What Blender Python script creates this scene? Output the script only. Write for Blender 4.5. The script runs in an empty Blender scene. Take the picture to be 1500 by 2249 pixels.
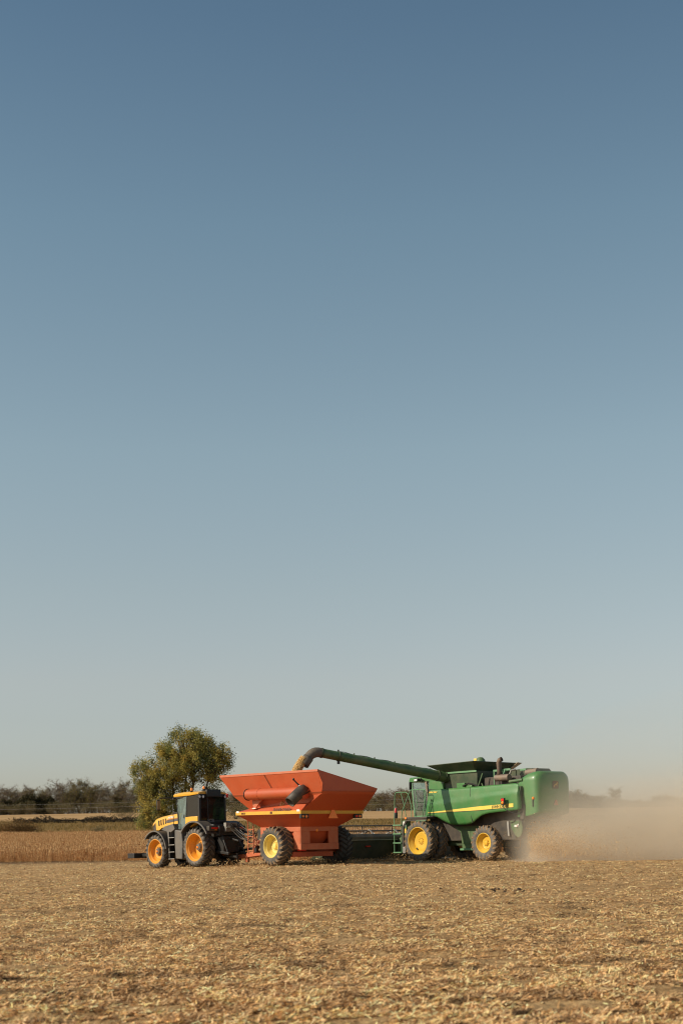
import bpy, bmesh, math, random
import numpy as np
from mathutils import Matrix, Vector, Euler

S = bpy.context.scene
COL = S.collection
RAD = math.radians

# ------------------------------------------------------------------ camera
cam_data = bpy.data.cameras.new('camera')
cam = bpy.data.objects.new('camera', cam_data)
COL.objects.link(cam)
cam_data.sensor_fit = 'VERTICAL'
cam_data.sensor_height = 36
cam_data.lens = 50.02
cam_data.shift_y = 0.3119
cam_data.clip_start = 0.5
cam_data.clip_end = 20000
cam_data.dof.use_dof = True
cam_data.dof.focus_distance = 70
cam_data.dof.aperture_fstop = 2.0
cam.matrix_world = Matrix.Translation((0, 0, 1.7)) @ Matrix.Rotation(RAD(90), 4, 'X') @ Matrix.Rotation(RAD(-.7), 4, 'Z')
S.camera = cam

# ------------------------------------------------------------------ light
SUN_EL = RAD(33)
SUN_DIR = Vector((-.966 * math.cos(SUN_EL), -.259 * math.cos(SUN_EL), math.sin(SUN_EL)))
world = bpy.data.worlds.new('World')
S.world = world
world.use_nodes = True
wn, wl = world.node_tree.nodes, world.node_tree.links
bg = wn['Background']
sky = wn.new('ShaderNodeTexSky')
sky.sky_type = 'NISHITA'
sky.sun_disc = False
sky.sun_elevation = SUN_EL
sky.sun_rotation = math.atan2(SUN_DIR.x, SUN_DIR.y)
sky.altitude = 300
sky.air_density = 1.0
sky.dust_density = 1.2
sky.ozone_density = 1.0
hs = wn.new('ShaderNodeHueSaturation')
hs.inputs['Saturation'].default_value = .72
hs.inputs['Value'].default_value = 1.0
tint = wn.new('ShaderNodeMix')
tint.data_type = 'RGBA'
tint.blend_type = 'MULTIPLY'
tint.inputs[0].default_value = 1
# the sky as photographed: paler and greyer than the model near the horizon, deeper blue higher up
wgeo = wn.new('ShaderNodeTexCoord'); wsep = wn.new('ShaderNodeSeparateXYZ'); wramp = wn.new('ShaderNodeValToRGB')
wl.new(wgeo.outputs['Generated'], wsep.inputs[0]); wl.new(wsep.outputs['Z'], wramp.inputs[0])
SKY = [(0.0, (1.218, 1.192, 1.197)), (0.056, (1.218, 1.192, 1.197)), (0.104, (1.329, 1.24, 1.147)), (0.166, (1.315, 1.3, 1.161)), (0.258, (1.277, 1.391, 1.251)), (0.393, (1.019, 1.279, 1.242)), (0.5, (0.75, 1.038, 1.117)), (0.75, (0.5, 0.72, 0.85)), (1.0, (0.42, 0.62, 0.78))]
while len(wramp.color_ramp.elements) < len(SKY): wramp.color_ramp.elements.new(.5)
for _k, (_z, _c) in enumerate(SKY):
    wramp.color_ramp.elements[_k].position = _z; wramp.color_ramp.elements[_k].color = _c + (1,)
wl.new(wramp.outputs[0], tint.inputs[7])
wl.new(sky.outputs[0], hs.inputs['Color'])
wl.new(hs.outputs[0], tint.inputs[6])
wl.new(tint.outputs[2], bg.inputs['Color'])
bg.inputs['Strength'].default_value = .085

sun_data = bpy.data.lights.new('sun', 'SUN')
sun_data.energy = 5.0
sun_data.angle = RAD(.53)
sun_data.color = (1, .87, .68)
sun = bpy.data.objects.new('sun', sun_data)
sun.rotation_euler = SUN_DIR.to_track_quat('Z', 'Y').to_euler()
sun.location = (-40, -10, 40)
COL.objects.link(sun)

S.view_settings.view_transform = 'Standard'
S.view_settings.look = 'None'
S.view_settings.exposure = 0
S.view_settings.gamma = 1
S.cycles.filter_width = 1.15
S.cycles.volume_bounces = 6
S.cycles.use_denoising = True
S.cycles.max_bounces = 8
S.cycles.transparent_max_bounces = 16
S.cycles.volume_max_steps = 256

# ------------------------------------------------------------------ helpers
def tag(o, label=None, cat=None, group=None, kind=None):
    if label: o['label'] = label
    if cat: o['category'] = cat
    if group: o['group'] = group
    if kind: o['kind'] = kind
    return o

def empty(name, loc=(0, 0, 0), rot=(0, 0, 0), parent=None):
    o = bpy.data.objects.new(name, None)
    o.location = loc; o.rotation_euler = rot
    o.empty_display_size = .3
    COL.objects.link(o)
    if parent: o.parent = parent
    return o

def frame_on(p, d, up=(0, 0, 1)):
    """matrix at p with Z along d"""
    d = Vector(d).normalized(); up = Vector(up)
    if abs(d.dot(up)) > .98: up = Vector((1, 0, 0))
    x = up.cross(d).normalized(); y = d.cross(x)
    m = Matrix((x, y, d)).transposed().to_4x4(); m.translation = Vector(p)
    return m

class MB:
    def __init__(s): s.v = []; s.f = []
    def add(s, vs, fs):
        n = len(s.v); s.v += [tuple(v) for v in vs]; s.f += [tuple(i + n for i in f) for f in fs]; return s
    def hexa(s, p):  # 4 bottom then 4 top
        return s.add(p, [(3, 2, 1, 0), (4, 5, 6, 7), (0, 1, 5, 4), (1, 2, 6, 5), (2, 3, 7, 6), (3, 0, 4, 7)])
    def box(s, x0, x1, y0, y1, z0, z1, m=None):
        p = [(x0, y0, z0), (x1, y0, z0), (x1, y1, z0), (x0, y1, z0), (x0, y0, z1), (x1, y0, z1), (x1, y1, z1), (x0, y1, z1)]
        if m is not None: p = [m @ Vector(q) for q in p]
        return s.hexa(p)
    def bar(s, a, b, w, h, up=(0, 0, 1)):
        a = Vector(a); b = Vector(b); m = frame_on(a, b - a, up)
        return s.box(-w / 2, w / 2, -h / 2, h / 2, 0, (b - a).length, m)
    def prism(s, poly, y0, y1):  # poly in XZ
        n = len(poly)
        vs = [(x, y0, z) for x, z in poly] + [(x, y1, z) for x, z in poly]
        fs = [tuple(range(n))[::-1], tuple(range(n, 2 * n))] + [(i, (i + 1) % n, n + (i + 1) % n, n + i) for i in range(n)]
        return s.add(vs, fs)
    def prismx(s, poly, x0, x1):  # poly in YZ
        n = len(poly)
        vs = [(x0, y, z) for y, z in poly] + [(x1, y, z) for y, z in poly]
        fs = [tuple(range(n))[::-1], tuple(range(n, 2 * n))] + [(i, (i + 1) % n, n + (i + 1) % n, n + i) for i in range(n)]
        return s.add(vs, fs)
    def loft(s, secs, caps=True, closed=True):
        n = len(secs[0]); vs = [p for q in secs for p in q]; fs = []
        for k in range(len(secs) - 1):
            for i in range(n if closed else n - 1):
                j = (i + 1) % n
                fs.append((k * n + i, k * n + j, (k + 1) * n + j, (k + 1) * n + i))
        if caps:
            fs.append(tuple(range(n))[::-1]); fs.append(tuple(range((len(secs) - 1) * n, len(secs) * n)))
        return s.add(vs, fs)
    def tube(s, path, r, n=8, caps=True):
        path = [Vector(p) for p in path]; secs = []; up = Vector((.13, .31, 1))
        for i, p in enumerate(path):
            d = (path[min(i + 1, len(path) - 1)] - path[max(i - 1, 0)]).normalized()
            rr = r[i] if isinstance(r, (list, tuple)) else r
            u2 = up if abs(d.dot(up.normalized())) < .97 else Vector((1, .2, 0))
            x = (u2 - d * u2.dot(d)).normalized(); y = d.cross(x); up = x
            secs.append([p + x * rr * math.cos(t) + y * rr * math.sin(t) for t in [2 * math.pi * k / n for k in range(n)]])
        return s.loft(secs, caps)
    def lathe(s, prof, c=(0, 0, 0), n=32, caps=False, a0=0, a1=2 * math.pi, axis='Y'):
        """prof: (r, y) pairs turned about Y through c"""
        full = abs(a1 - a0 - 2 * math.pi) < 1e-6; secs = []
        m = n if full else n + 1
        for k in range(m):
            a = a0 + (a1 - a0) * k / n
            if axis == 'Y': secs.append([(c[0] + r * math.cos(a), c[1] + y, c[2] + r * math.sin(a)) for r, y in prof])
            elif axis == 'Z': secs.append([(c[0] + r * math.cos(a), c[1] + r * math.sin(a), c[2] + y) for r, y in prof])
            else: secs.append([(c[0] + y, c[1] + r * math.cos(a), c[2] + r * math.sin(a)) for r, y in prof])
        if full: secs.append(secs[0])
        return s.loft(secs, caps, closed=False) if not caps else s.loft(secs, True, closed=True)
    def ball(s, c, rx, ry=None, rz=None, n=10):
        ry = ry or rx; rz = rz or rx
        secs = [[(c[0] + rx * math.sin(t) * math.cos(2 * math.pi * k / n), c[1] + ry * math.sin(t) * math.sin(2 * math.pi * k / n), c[2] + rz * math.cos(t)) for k in range(n)] for t in [math.pi * (j + .02) / (n // 2 + .04) for j in range(n // 2 + 1)]]
        return s.loft(secs, True)
    def build(s, name, mat, parent=None, bevel=0, smooth=35, seg=2, solid=0):
        me = bpy.data.meshes.new(name)
        me.from_pydata(s.v, [], s.f)
        b = bmesh.new(); b.from_mesh(me)
        bmesh.ops.remove_doubles(b, verts=b.verts, dist=1e-5)
        bmesh.ops.recalc_face_normals(b, faces=b.faces)
        b.to_mesh(me); b.free()
        if smooth:
            me.polygons.foreach_set('use_smooth', [True] * len(me.polygons))
            me.set_sharp_from_angle(angle=RAD(smooth))
        o = bpy.data.objects.new(name, me); COL.objects.link(o)
        me.materials.append(mat)
        if parent: o.parent = parent
        if solid:
            q = o.modifiers.new('solid', 'SOLIDIFY'); q.thickness = solid; q.offset = 0
        if bevel:
            q = o.modifiers.new('bevel', 'BEVEL'); q.width = bevel; q.segments = seg; q.limit_method = 'ANGLE'; q.angle_limit = RAD(40)
        return o

def text_part(name, body, size, mat, parent, origin, xdir, ydir, shear=0, bold=0, width=1.0):
    cu = bpy.data.curves.new(name, 'FONT'); cu.body = body; cu.size = size; cu.extrude = .004; cu.shear = shear; cu.offset = bold
    cu.resolution_u = 3
    tmp = bpy.data.objects.new(name + '_src', cu); COL.objects.link(tmp)
    bpy.context.view_layer.update()
    me = bpy.data.meshes.new_from_object(tmp.evaluated_get(bpy.context.evaluated_depsgraph_get()))
    bpy.data.objects.remove(tmp)
    me.name = name
    x = Vector(xdir).normalized(); y = Vector(ydir).normalized(); z = x.cross(y)
    m = Matrix((x * width, y, z)).transposed().to_4x4(); m.translation = Vector(origin)
    me.transform(m); me.materials.clear(); me.materials.append(mat)
    o = bpy.data.objects.new(name, me); COL.objects.link(o); o.parent = parent
    return o

# ------------------------------------------------------------------ materials
def mat(name, col, rough=.6, metal=0, var=.12, scale=3, dust=0, dustcol=(.36, .26, .16), dscale=2.2, bump=0, bscale=40, coat=0, spec=.5):
    m = bpy.data.materials.new(name); m.use_nodes = True
    N, L = m.node_tree.nodes, m.node_tree.links; p = N['Principled BSDF']
    tc = N.new('ShaderNodeTexCoord')
    no = N.new('ShaderNodeTexNoise'); no.inputs['Scale'].default_value = scale; no.inputs['Detail'].default_value = 5
    L.new(tc.outputs['Object'], no.inputs['Vector'])
    mx = N.new('ShaderNodeMix'); mx.data_type = 'RGBA'
    mx.inputs[6].default_value = tuple(c * (1 - var) for c in col) + (1,)
    mx.inputs[7].default_value = tuple(min(1, c * (1 + var)) for c in col) + (1,)
    L.new(no.outputs[0], mx.inputs[0]); out = mx.outputs[2]
    if dust:
        n2 = N.new('ShaderNodeTexNoise'); n2.inputs['Scale'].default_value = dscale; n2.inputs['Detail'].default_value = 8; n2.inputs['Roughness'].default_value = .65
        L.new(tc.outputs['Object'], n2.inputs['Vector'])
        mr = N.new('ShaderNodeMapRange'); mr.inputs[1].default_value = .35; mr.inputs[2].default_value = .75; mr.inputs[3].default_value = dust * .25; mr.inputs[4].default_value = min(1, dust * 1.6)
        L.new(n2.outputs[0], mr.inputs[0])
        m2 = N.new('ShaderNodeMix'); m2.data_type = 'RGBA'; m2.inputs[7].default_value = dustcol + (1,)
        L.new(mr.outputs[0], m2.inputs[0]); L.new(out, m2.inputs[6]); out = m2.outputs[2]
        r2 = N.new('ShaderNodeMapRange'); r2.inputs[3].default_value = rough; r2.inputs[4].default_value = min(1, rough + .5)
        L.new(mr.outputs[0], r2.inputs[0]); L.new(r2.outputs[0], p.inputs['Roughness'])
    else:
        p.inputs['Roughness'].default_value = rough
    L.new(out, p.inputs['Base Color'])
    p.inputs['Metallic'].default_value = metal
    p.inputs['Specular IOR Level'].default_value = spec
    if coat: p.inputs['Coat Weight'].default_value = coat; p.inputs['Coat Roughness'].default_value = .15
    if bump:
        n3 = N.new('ShaderNodeTexNoise'); n3.inputs['Scale'].default_value = bscale; n3.inputs['Detail'].default_value = 6
        L.new(tc.outputs['Object'], n3.inputs['Vector'])
        bp = N.new('ShaderNodeBump'); bp.inputs['Strength'].default_value = bump; bp.inputs['Distance'].default_value = .02
        L.new(n3.outputs[0], bp.inputs['Height']); L.new(bp.outputs[0], p.inputs['Normal'])
    return m

def leaf_mat(name, rough=.7, trans=.25):
    """colour read from the point attribute col, which each leaf carries"""
    m = bpy.data.materials.new(name); m.use_nodes = True
    N, L = m.node_tree.nodes, m.node_tree.links; p = N['Principled BSDF']
    at = N.new('ShaderNodeAttribute'); at.attribute_name = 'col'
    L.new(at.outputs['Color'], p.inputs['Base Color'])
    p.inputs['Roughness'].default_value = rough
    p.inputs['Specular IOR Level'].default_value = .25
    if trans:
        t = N.new('ShaderNodeBsdfTranslucent'); L.new(at.outputs['Color'], t.inputs['Color'])
        mx = N.new('ShaderNodeMixShader'); mx.inputs[0].default_value = trans
        L.new(p.outputs[0], mx.inputs[1]); L.new(t.outputs[0], mx.inputs[2]); L.new(mx.outputs[0], N['Material Output'].inputs['Surface'])
    return m

def glass_mat(name, tint, alpha, rough=.05, dust=(.30, .27, .22)):
    m = bpy.data.materials.new(name); m.use_nodes = True
    N, L = m.node_tree.nodes, m.node_tree.links
    N.remove(N['Principled BSDF'])
    g = N.new('ShaderNodeBsdfGlossy'); g.inputs['Roughness'].default_value = rough
    t = N.new('ShaderNodeBsdfTransparent'); t.inputs['Color'].default_value = tint + (1,)
    d = N.new('ShaderNodeBsdfDiffuse'); d.inputs['Color'].default_value = dust + (1,)
    lw = N.new('ShaderNodeLayerWeight'); lw.inputs['Blend'].default_value = .5
    pw = N.new('ShaderNodeMath'); pw.operation = 'POWER'; pw.inputs[1].default_value = 4; L.new(lw.outputs['Facing'], pw.inputs[0])
    f = N.new('ShaderNodeMapRange'); f.inputs[3].default_value = .035; f.inputs[4].default_value = .8; L.new(pw.outputs[0], f.inputs[0])
    a = N.new('ShaderNodeMixShader'); a.inputs[0].default_value = alpha
    b = N.new('ShaderNodeMixShader')
    L.new(t.outputs[0], a.inputs[1]); L.new(d.outputs[0], a.inputs[2])
    L.new(f.outputs[0], b.inputs[0]); L.new(a.outputs[0], b.inputs[1]); L.new(g.outputs[0], b.inputs[2])
    L.new(b.outputs[0], N['Material Output'].inputs['Surface'])
    return m

M = dict(
    yellow=mat('tractor_yellow_paint', (.76, .395, .035), .35, dust=.05, coat=.3),
    rim_orange=mat('rim_orange_paint', (.80, .32, .012), .4, dust=.2, dscale=3),
    black=mat('black_plastic', (.01, .01, .011), .5, dust=.025),
    black_dusty=mat('dusty_black_plastic', (.022, .022, .023), .55, dust=.16),
    grey=mat('grey_plastic', (.085, .088, .09), .5, dust=.2),
    rubber=mat('tyre_rubber', (.035, .034, .033), .85, dust=.55, dustcol=(.16, .14, .12), dscale=4, bump=.3),
    rubber_grey=mat('dusty_tyre_rubber', (.05, .048, .045), .9, dust=.75, dustcol=(.23, .20, .17), dscale=5, bump=.3),
    tread=mat('tread_rubber', (.02, .019, .018), .9, dust=.3, dustcol=(.14, .10, .065), dscale=6, bump=.4),
    tread_mud=mat('muddy_tread_rubber', (.03, .024, .018), .95, dust=1.0, dustcol=(.38, .245, .135), dscale=7, bump=.8, bscale=25),
    hub=mat('hub_iron', (.06, .06, .06), .5, dust=.2),
    red=mat('cart_red_paint', (.435, .07, .018), .45, var=.2, scale=1.1, dust=.14, dscale=1.7, dustcol=(.44, .16, .07)),
    red_wall=mat('cart_red_wall_paint', (.47, .075, .022), .42, var=.2, scale=.8, dust=.10, dscale=1.6, dustcol=(.36, .13, .07)),
    red_frame=mat('cart_frame_paint', (.50, .11, .04), .5, dust=.18, dscale=3),
    band=mat('yellow_band', (.66, .37, .03), .45, dust=.08),
    letter_red=mat('dark_lettering', (.10, .03, .01), .5),
    letter_pale=mat('pale_lettering', (.80, .58, .22), .5),
    white=mat('white_reflector', (.85, .83, .78), .3),
    redrefl=mat('red_reflector', (.75, .03, .015), .3),
    orange_refl=mat('orange_reflector', (1, .27, .05), .35),
    amber=mat('amber_lens', (.9, .25, .01), .25, coat=.4),
    rim_pale=mat('pale_yellow_rim', (.80, .62, .16), .4, dust=.22),
    rim_yellow=mat('yellow_rim', (.76, .46, .03), .35, dust=.2, dscale=3),
    green=mat('combine_green_paint', (.038, .185, .043), .38, var=.1, dust=.13, dscale=1.6, coat=.2),
    green_dusty=mat('dusty_green_paint', (.032, .11, .033), .5, dust=.24, dscale=2),
    green_dark=mat('dark_green_steel', (.014, .042, .016), .5, dust=.12),
    green_rail=mat('green_rail_paint', (.11, .28, .14), .5, dust=.12),
    sunlit_tan=mat('sunlit_tan', (.50, .36, .22), .8, dust=.1),  # colour of sunlight painted on the tank panel edge
    decal=mat('yellow_decal', (.86, .60, .10), .45, dust=.06),
    muffler=mat('sooty_steel', (.15, .12, .11), .55, metal=.3, dust=.4),
    pipe=mat('rusty_exhaust_pipe', (.10, .07, .06), .6, metal=.4, dust=.3),
    steel=mat('bare_steel', (.35, .34, .32), .45, metal=.7, dust=.15),
    boot=mat('grey_rubber_boot', (.075, .068, .06), .7, dust=.22, dscale=4),
    glass=glass_mat('cab_glass', (.80, .88, .87), .07, dust=(.5, .52, .48)),
    glass_dusty_sky=glass_mat('dusty_sky_cab_glass', (.62, .74, .74), .30, dust=(.36, .44, .42)),  # pale diffuse film: dust plus a painted reflection of the sky
    glass_dark=glass_mat('tinted_glass', (.16, .18, .18), .05),
    lens=mat('lamp_lens', (.8, .8, .78), .15, coat=.5),
    bark=mat('bark', (.09, .065, .045), .9, var=.3, scale=2),
    bark_far=mat('grey_bark', (.14, .105, .08), .9, var=.3, scale=1),
    leaf=leaf_mat('leaf', .7, .38),
    straw=leaf_mat('straw', .75, .12),
    wood=mat('weathered_wood', (.16, .12, .09), .9, var=.3),
    wire=mat('wire_aluminium', (.42, .41, .40), .5),
    auger=mat('auger_green_paint', (.024, .10, .03), .4, dust=.22, dscale=1.4),
)
# ------------------------------------------------------------------ terrain
def sstep(a, b, x):
    t = np.clip((np.asarray(x, float) - a) / (b - a), 0, 1); return t * t * (3 - 2 * t)

_xp = np.array([-400, -60, -20, -9.9, -7.5, -3.4, 4, 8, 16, 60, 400.])
_xz = np.array([-.8, -.5, -.26, -.15, -.05, .085, .135, .17, .17, .2, .2])
_yp = np.array([-100, 0, 88, 125, 200, 300, 480, 700, 1500, 9000.])
_yz = np.array([0, 0, 0, .15, 1.25, 4.1, 8.8, 11, 13, 14.])
def hashn(ix, iy, seed):
    h = np.sin(ix * 127.1 + iy * 311.7 + seed * 74.7) * 43758.5453
    return h - np.floor(h)
def vnoise(x, y, s, seed=0):
    x = np.asarray(x, float) / s; y = np.asarray(y, float) / s
    ix, iy = np.floor(x), np.floor(y); fx, fy = x - ix, y - iy
    fx = fx * fx * (3 - 2 * fx); fy = fy * fy * (3 - 2 * fy)
    a, b = hashn(ix, iy, seed), hashn(ix + 1, iy, seed); c, d = hashn(ix, iy + 1, seed), hashn(ix + 1, iy + 1, seed)
    return (a + (b - a) * fx) * (1 - fy) + (c + (d - c) * fx) * fy - .5
def gz(x, y):
    """smooth height of the land"""
    x = np.asarray(x, float); y = np.asarray(y, float)
    w = sstep(28, 60, y) * (1 - sstep(120, 220, y))
    z = np.interp(y, _yp, _yz) + np.interp(x, _xp, _xz) * w
    z = z + vnoise(x, y, 60, 3) * .9 * sstep(200, 420, y) * (1 + sstep(500, 1500, y) * 2)
    z = z + .55 * sstep(303, 307, y) * (1 - sstep(330, 420, y)) * sstep(-22, -40, x)
    return z
def gz_fine(x, y):
    near = 1 - sstep(60, 130, y)
    f = vnoise(x, y, 2.1, 11) * .09 + vnoise(x * .8, y, .55, 12) * .085 + vnoise(x * .7, y, .21, 13) * .055 + vnoise(x, y, .09, 14) * .018
    return gz(x, y) + f * near

def grid_mesh(name, X, Y, Z, material):
    r, c = X.shape
    me = bpy.data.meshes.new(name)
    co = np.stack([X, Y, Z], -1).reshape(-1, 3).astype(np.float32)
    i = np.arange(r * c).reshape(r, c)
    q = np.stack([i[:-1, :-1], i[:-1, 1:], i[1:, 1:], i[1:, :-1]], -1).reshape(-1, 4)
    set_mesh(me, co, q)
    me.polygons.foreach_set('use_smooth', np.ones(len(q), bool))
    me.materials.append(material)
    o = bpy.data.objects.new(name, me); COL.objects.link(o)
    return o

def set_mesh(me, co, q):
    n = q.shape[1]
    me.vertices.add(len(co)); me.vertices.foreach_set('co', np.ascontiguousarray(co, np.float32).ravel())
    me.loops.add(q.size); me.loops.foreach_set('vertex_index', np.ascontiguousarray(q, np.int32).ravel())
    me.polygons.add(len(q)); me.polygons.foreach_set('loop_start', np.arange(0, q.size, n, dtype=np.int32))
    me.update(calc_edges=True)

def quads_obj(name, co, col, material, parent=None, quad=None):
    """co (n,4,3) loose quads; col (n,3) one colour each, kept as the point attribute col"""
    me = bpy.data.meshes.new(name); n = len(co)
    set_mesh(me, co.reshape(-1, 3), np.arange(n * 4).reshape(n, 4) if quad is None else quad)
    a = me.attributes.new('col', 'FLOAT_COLOR', 'POINT')
    cc = np.ones((n * 4, 4), np.float32); cc[:, :3] = np.repeat(col, 4, 0)
    a.data.foreach_set('color', cc.ravel())
    me.materials.append(material)
    o = bpy.data.objects.new(name, me); COL.objects.link(o)
    if parent: o.parent = parent
    return o

def rand_unit(rng, n):
    v = rng.normal(size=(n, 3)); return v / np.linalg.norm(v, axis=1, keepdims=True)
def leaf_quads(rng, c, size, aspect=.6, updir=None, flat=0):
    """quads of the given size centred on c, turned at random"""
    n = len(c); a = rand_unit(rng, n)
    if flat: a[:, 2] *= (1 - flat); a /= np.linalg.norm(a, axis=1, keepdims=True)
    b = np.cross(a, rand_unit(rng, n)); b /= np.linalg.norm(b, axis=1, keepdims=True)
    s = np.broadcast_to(np.asarray(size, float).reshape(-1, 1), (n, 1))
    a = a * s * .5; b = b * s * aspect * .5
    return np.stack([c - a, c - b, c + a, c + b], 1)
def pick(rng, n, cols, var=.2):
    cols = np.array(cols); c = cols[rng.integers(0, len(cols), n)]
    return c * (1 + var * (rng.random((n, 1)) * 2 - 1))

def ground_material():
    m = bpy.data.materials.new('field_soil'); m.use_nodes = True
    N, L = m.node_tree.nodes, m.node_tree.links; p = N['Principled BSDF']; p.inputs['Roughness'].default_value = .95
    p.inputs['Specular IOR Level'].default_value = .1
    geo = N.new('ShaderNodeNewGeometry'); sep = N.new('ShaderNodeSeparateXYZ'); L.new(geo.outputs['Position'], sep.inputs[0])
    def noise(sc, det=6, rough=.6, vec=None):
        n = N.new('ShaderNodeTexNoise'); n.inputs['Scale'].default_value = sc; n.inputs['Detail'].default_value = det; n.inputs['Roughness'].default_value = rough
        L.new(vec or geo.outputs['Position'], n.inputs['Vector']); return n.outputs[0]
    def ramp(fac, stops):
        r = N.new('ShaderNodeValToRGB'); e = r.color_ramp.elements
        while len(e) < len(stops): e.new(.5)
        for k, (pos, c) in enumerate(stops): e[k].position = pos; e[k].color = c + (1,)
        L.new(fac, r.inputs[0]); return r.outputs[0]
    def math_(op, a, b):
        n = N.new('ShaderNodeMath'); n.operation = op
        for k, q in enumerate((a, b)):
            if isinstance(q, (int, float)): n.inputs[k].default_value = q
            else: L.new(q, n.inputs[k])
        return n.outputs[0]
    def mix(f, a, b):
        n = N.new('ShaderNodeMix'); n.data_type = 'RGBA'
        for s, q in ((0, f), (6, a), (7, b)):
            if isinstance(q, tuple): n.inputs[s].default_value = q + (1,)
            else: L.new(q, n.inputs[s])
        return n.outputs[2]
    def zone(y0, y1, wob):
        yy = math_('ADD', sep.outputs['Y'], math_('MULTIPLY', math_('SUBTRACT', noise(.03, 4), .5), wob))
        mr = N.new('ShaderNodeMapRange'); mr.inputs[1].default_value = y0; mr.inputs[2].default_value = y1; L.new(yy, mr.inputs[0]); return mr.outputs[0]
    stub = ramp(noise(14, 8, .7), [(.33, (.05, .027, .012)), (.45, (.24, .145, .066)), (.58, (.54, .355, .17)), (.82, (.70, .48, .25))])
    stub2 = ramp(noise(1.1, 6, .65), [(.3, (.12, .068, .03)), (.46, (.38, .24, .112)), (.75, (.58, .385, .19))])
    stub = mix(.45, stub, stub2) if False else mix(noise(3, 3), stub, stub2)
    stretch = N.new('ShaderNodeMapping'); stretch.inputs['Scale'].default_value = (.25, 1, 1); L.new(geo.outputs['Position'], stretch.inputs[0])
    grass = ramp(noise(.16, 8, .7, stretch.outputs[0]), [(.3, (.11, .068, .022)), (.5, (.19, .12, .04)), (.7, (.27, .165, .06))])
    tan = ramp(noise(.12, 8, .7, stretch.outputs[0]), [(.3, (.24, .14, .06)), (.5, (.40, .25, .115)), (.7, (.50, .33, .165))])
    soyfloor = ramp(noise(6, 6), [(.3, (.06, .035, .018)), (.7, (.17, .10, .05))])
    c = mix(zone(92, 100, 6), stub, soyfloor)
    c = mix(zone(196, 206, 10), c, grass)
    c = mix(zone(306, 312, 14), c, tan)
    L.new(c, p.inputs['Base Color'])
    bp = N.new('ShaderNodeBump'); bp.inputs['Strength'].default_value = .7; bp.inputs['Distance'].default_value = .06
    L.new(noise(22, 8, .7), bp.inputs['Height']); L.new(bp.outputs[0], p.inputs['Normal'])
    return m

def build_ground():
    ys = [-40., -20, -8, 0, 4, 7]
    y = 7.0
    while y < 130: y *= 1.0045; ys.append(y)
    while y < 9000: y *= 1.018; ys.append(y)
    ys = np.array(ys); s = np.linspace(-1, 1, 521)
    half = 6 + .30 * np.clip(ys, 0, None) + 30 * sstep(60, 140, ys) + 50 * (ys < 6)
    X = half[:, None] * (s[None, :] + .0 * s) ; Y = np.repeat(ys[:, None], len(s), 1)
    # the outermost columns reach far out so that the sheet never ends in sight
    X[:, 0] -= 400 + ys * .5; X[:, -1] += 400 + ys * .5
    o = grid_mesh('ground', X, Y, gz_fine(X, Y), ground_material())
    tag(o, kind='structure')
    return o

def build_straw():
    """chopped straw, chaff and stubble stems lying on the harvested ground"""
    rng = np.random.default_rng(5)
    n = 1000000
    # spread so that the cover looks equally close from 8 m to 100 m away
    v = rng.random(n) * (1.7 / 8.0 - 1.7 / 104) + 1.7 / 104
    y = 1.7 / v; x = (rng.random(n) * 2 - 1) * (.33 * y + 3.5)
    gap = vnoise(x * .62, y, .17, 24) + .9 * vnoise(x * .7, y, .42, 25) + .3 * vnoise(x * .8, y, 1.5, 26)
    keep = rng.random(n) < np.clip(.93 + 2.2 * gap, .04, 1)
    x, y, gap = x[keep], y[keep], gap[keep]; n = len(x)
    z = gz_fine(x, y) + np.clip(gap + .25, 0, 1) * .05 * rng.random(n)
    kind = rng.random(n)
    grow = 1 + .45 * sstep(25, 75, y)
    ln = np.where(kind < .5, rng.uniform(.02, .055, n), np.where(kind < .985, rng.uniform(.04, .135, n), rng.uniform(.03, .08, n))) * grow
    wd = np.where(kind < .5, rng.uniform(.008, .02, n), rng.uniform(.005, .012, n)) * grow
    az = rng.normal(.1, 1.0, n); el = np.where(kind > .985, rng.uniform(.7, 1.4, n), rng.normal(.06, .2, n))
    d = np.stack([np.cos(az) * np.cos(el), np.sin(az) * np.cos(el), np.sin(el)], 1)
    side = np.cross(d, rand_unit(rng, n) * .6 + np.array([0, 0, 1.])); side /= np.linalg.norm(side, axis=1, keepdims=True)
    c = np.stack([x, y, z + .012 + np.abs(d[:, 2]) * ln * .42], 1)
    a = d * ln[:, None] * .5; b = side * wd[:, None] * .5
    co = np.stack([c - a - b, c + a - b, c + a + b, c - a + b], 1)
    cols = [(.93, .62, .325), (.90, .57, .275), (.83, .50, .23), (.66, .375, .16), (.92, .64, .36), (.34, .165, .068), (.88, .51, .21), (.20, .10, .04), (.92, .60, .30)]
    col = pick(rng, n, cols, .3)
    dark = vnoise(x, y, .33, 31) + .8 * vnoise(x, y, .12, 33) + .5 * vnoise(x, y, 2.2, 32)
    shade_clump = vnoise(x * .55, y, .15, 36) + .7 * vnoise(x * .6, y, .33, 37) + .5 * vnoise(x * .7, y, 1.1, 38) + .45 * vnoise(x * .6, y, 3.5, 39)
    shade_clump = 1 - .86 * sstep(.30, .52, shade_clump)  # crevice shadow and dark clumps painted into the straw by noise
    col = np.clip(col * (np.clip(1.12 + 1.0 * dark, .3, 1.22) * shade_clump)[:, None], 0, .93)
    crumb = rng.random(n) < .08
    col[crumb] = pick(rng, int(crumb.sum()), [(.10, .05, .022), (.16, .085, .035), (.06, .032, .016)], .3)
    o = quads_obj('straw_litter', co, col, M['straw'])
    tag(o, 'chopped pale straw and chaff covering the harvested field', 'straw', kind='stuff')

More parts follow.
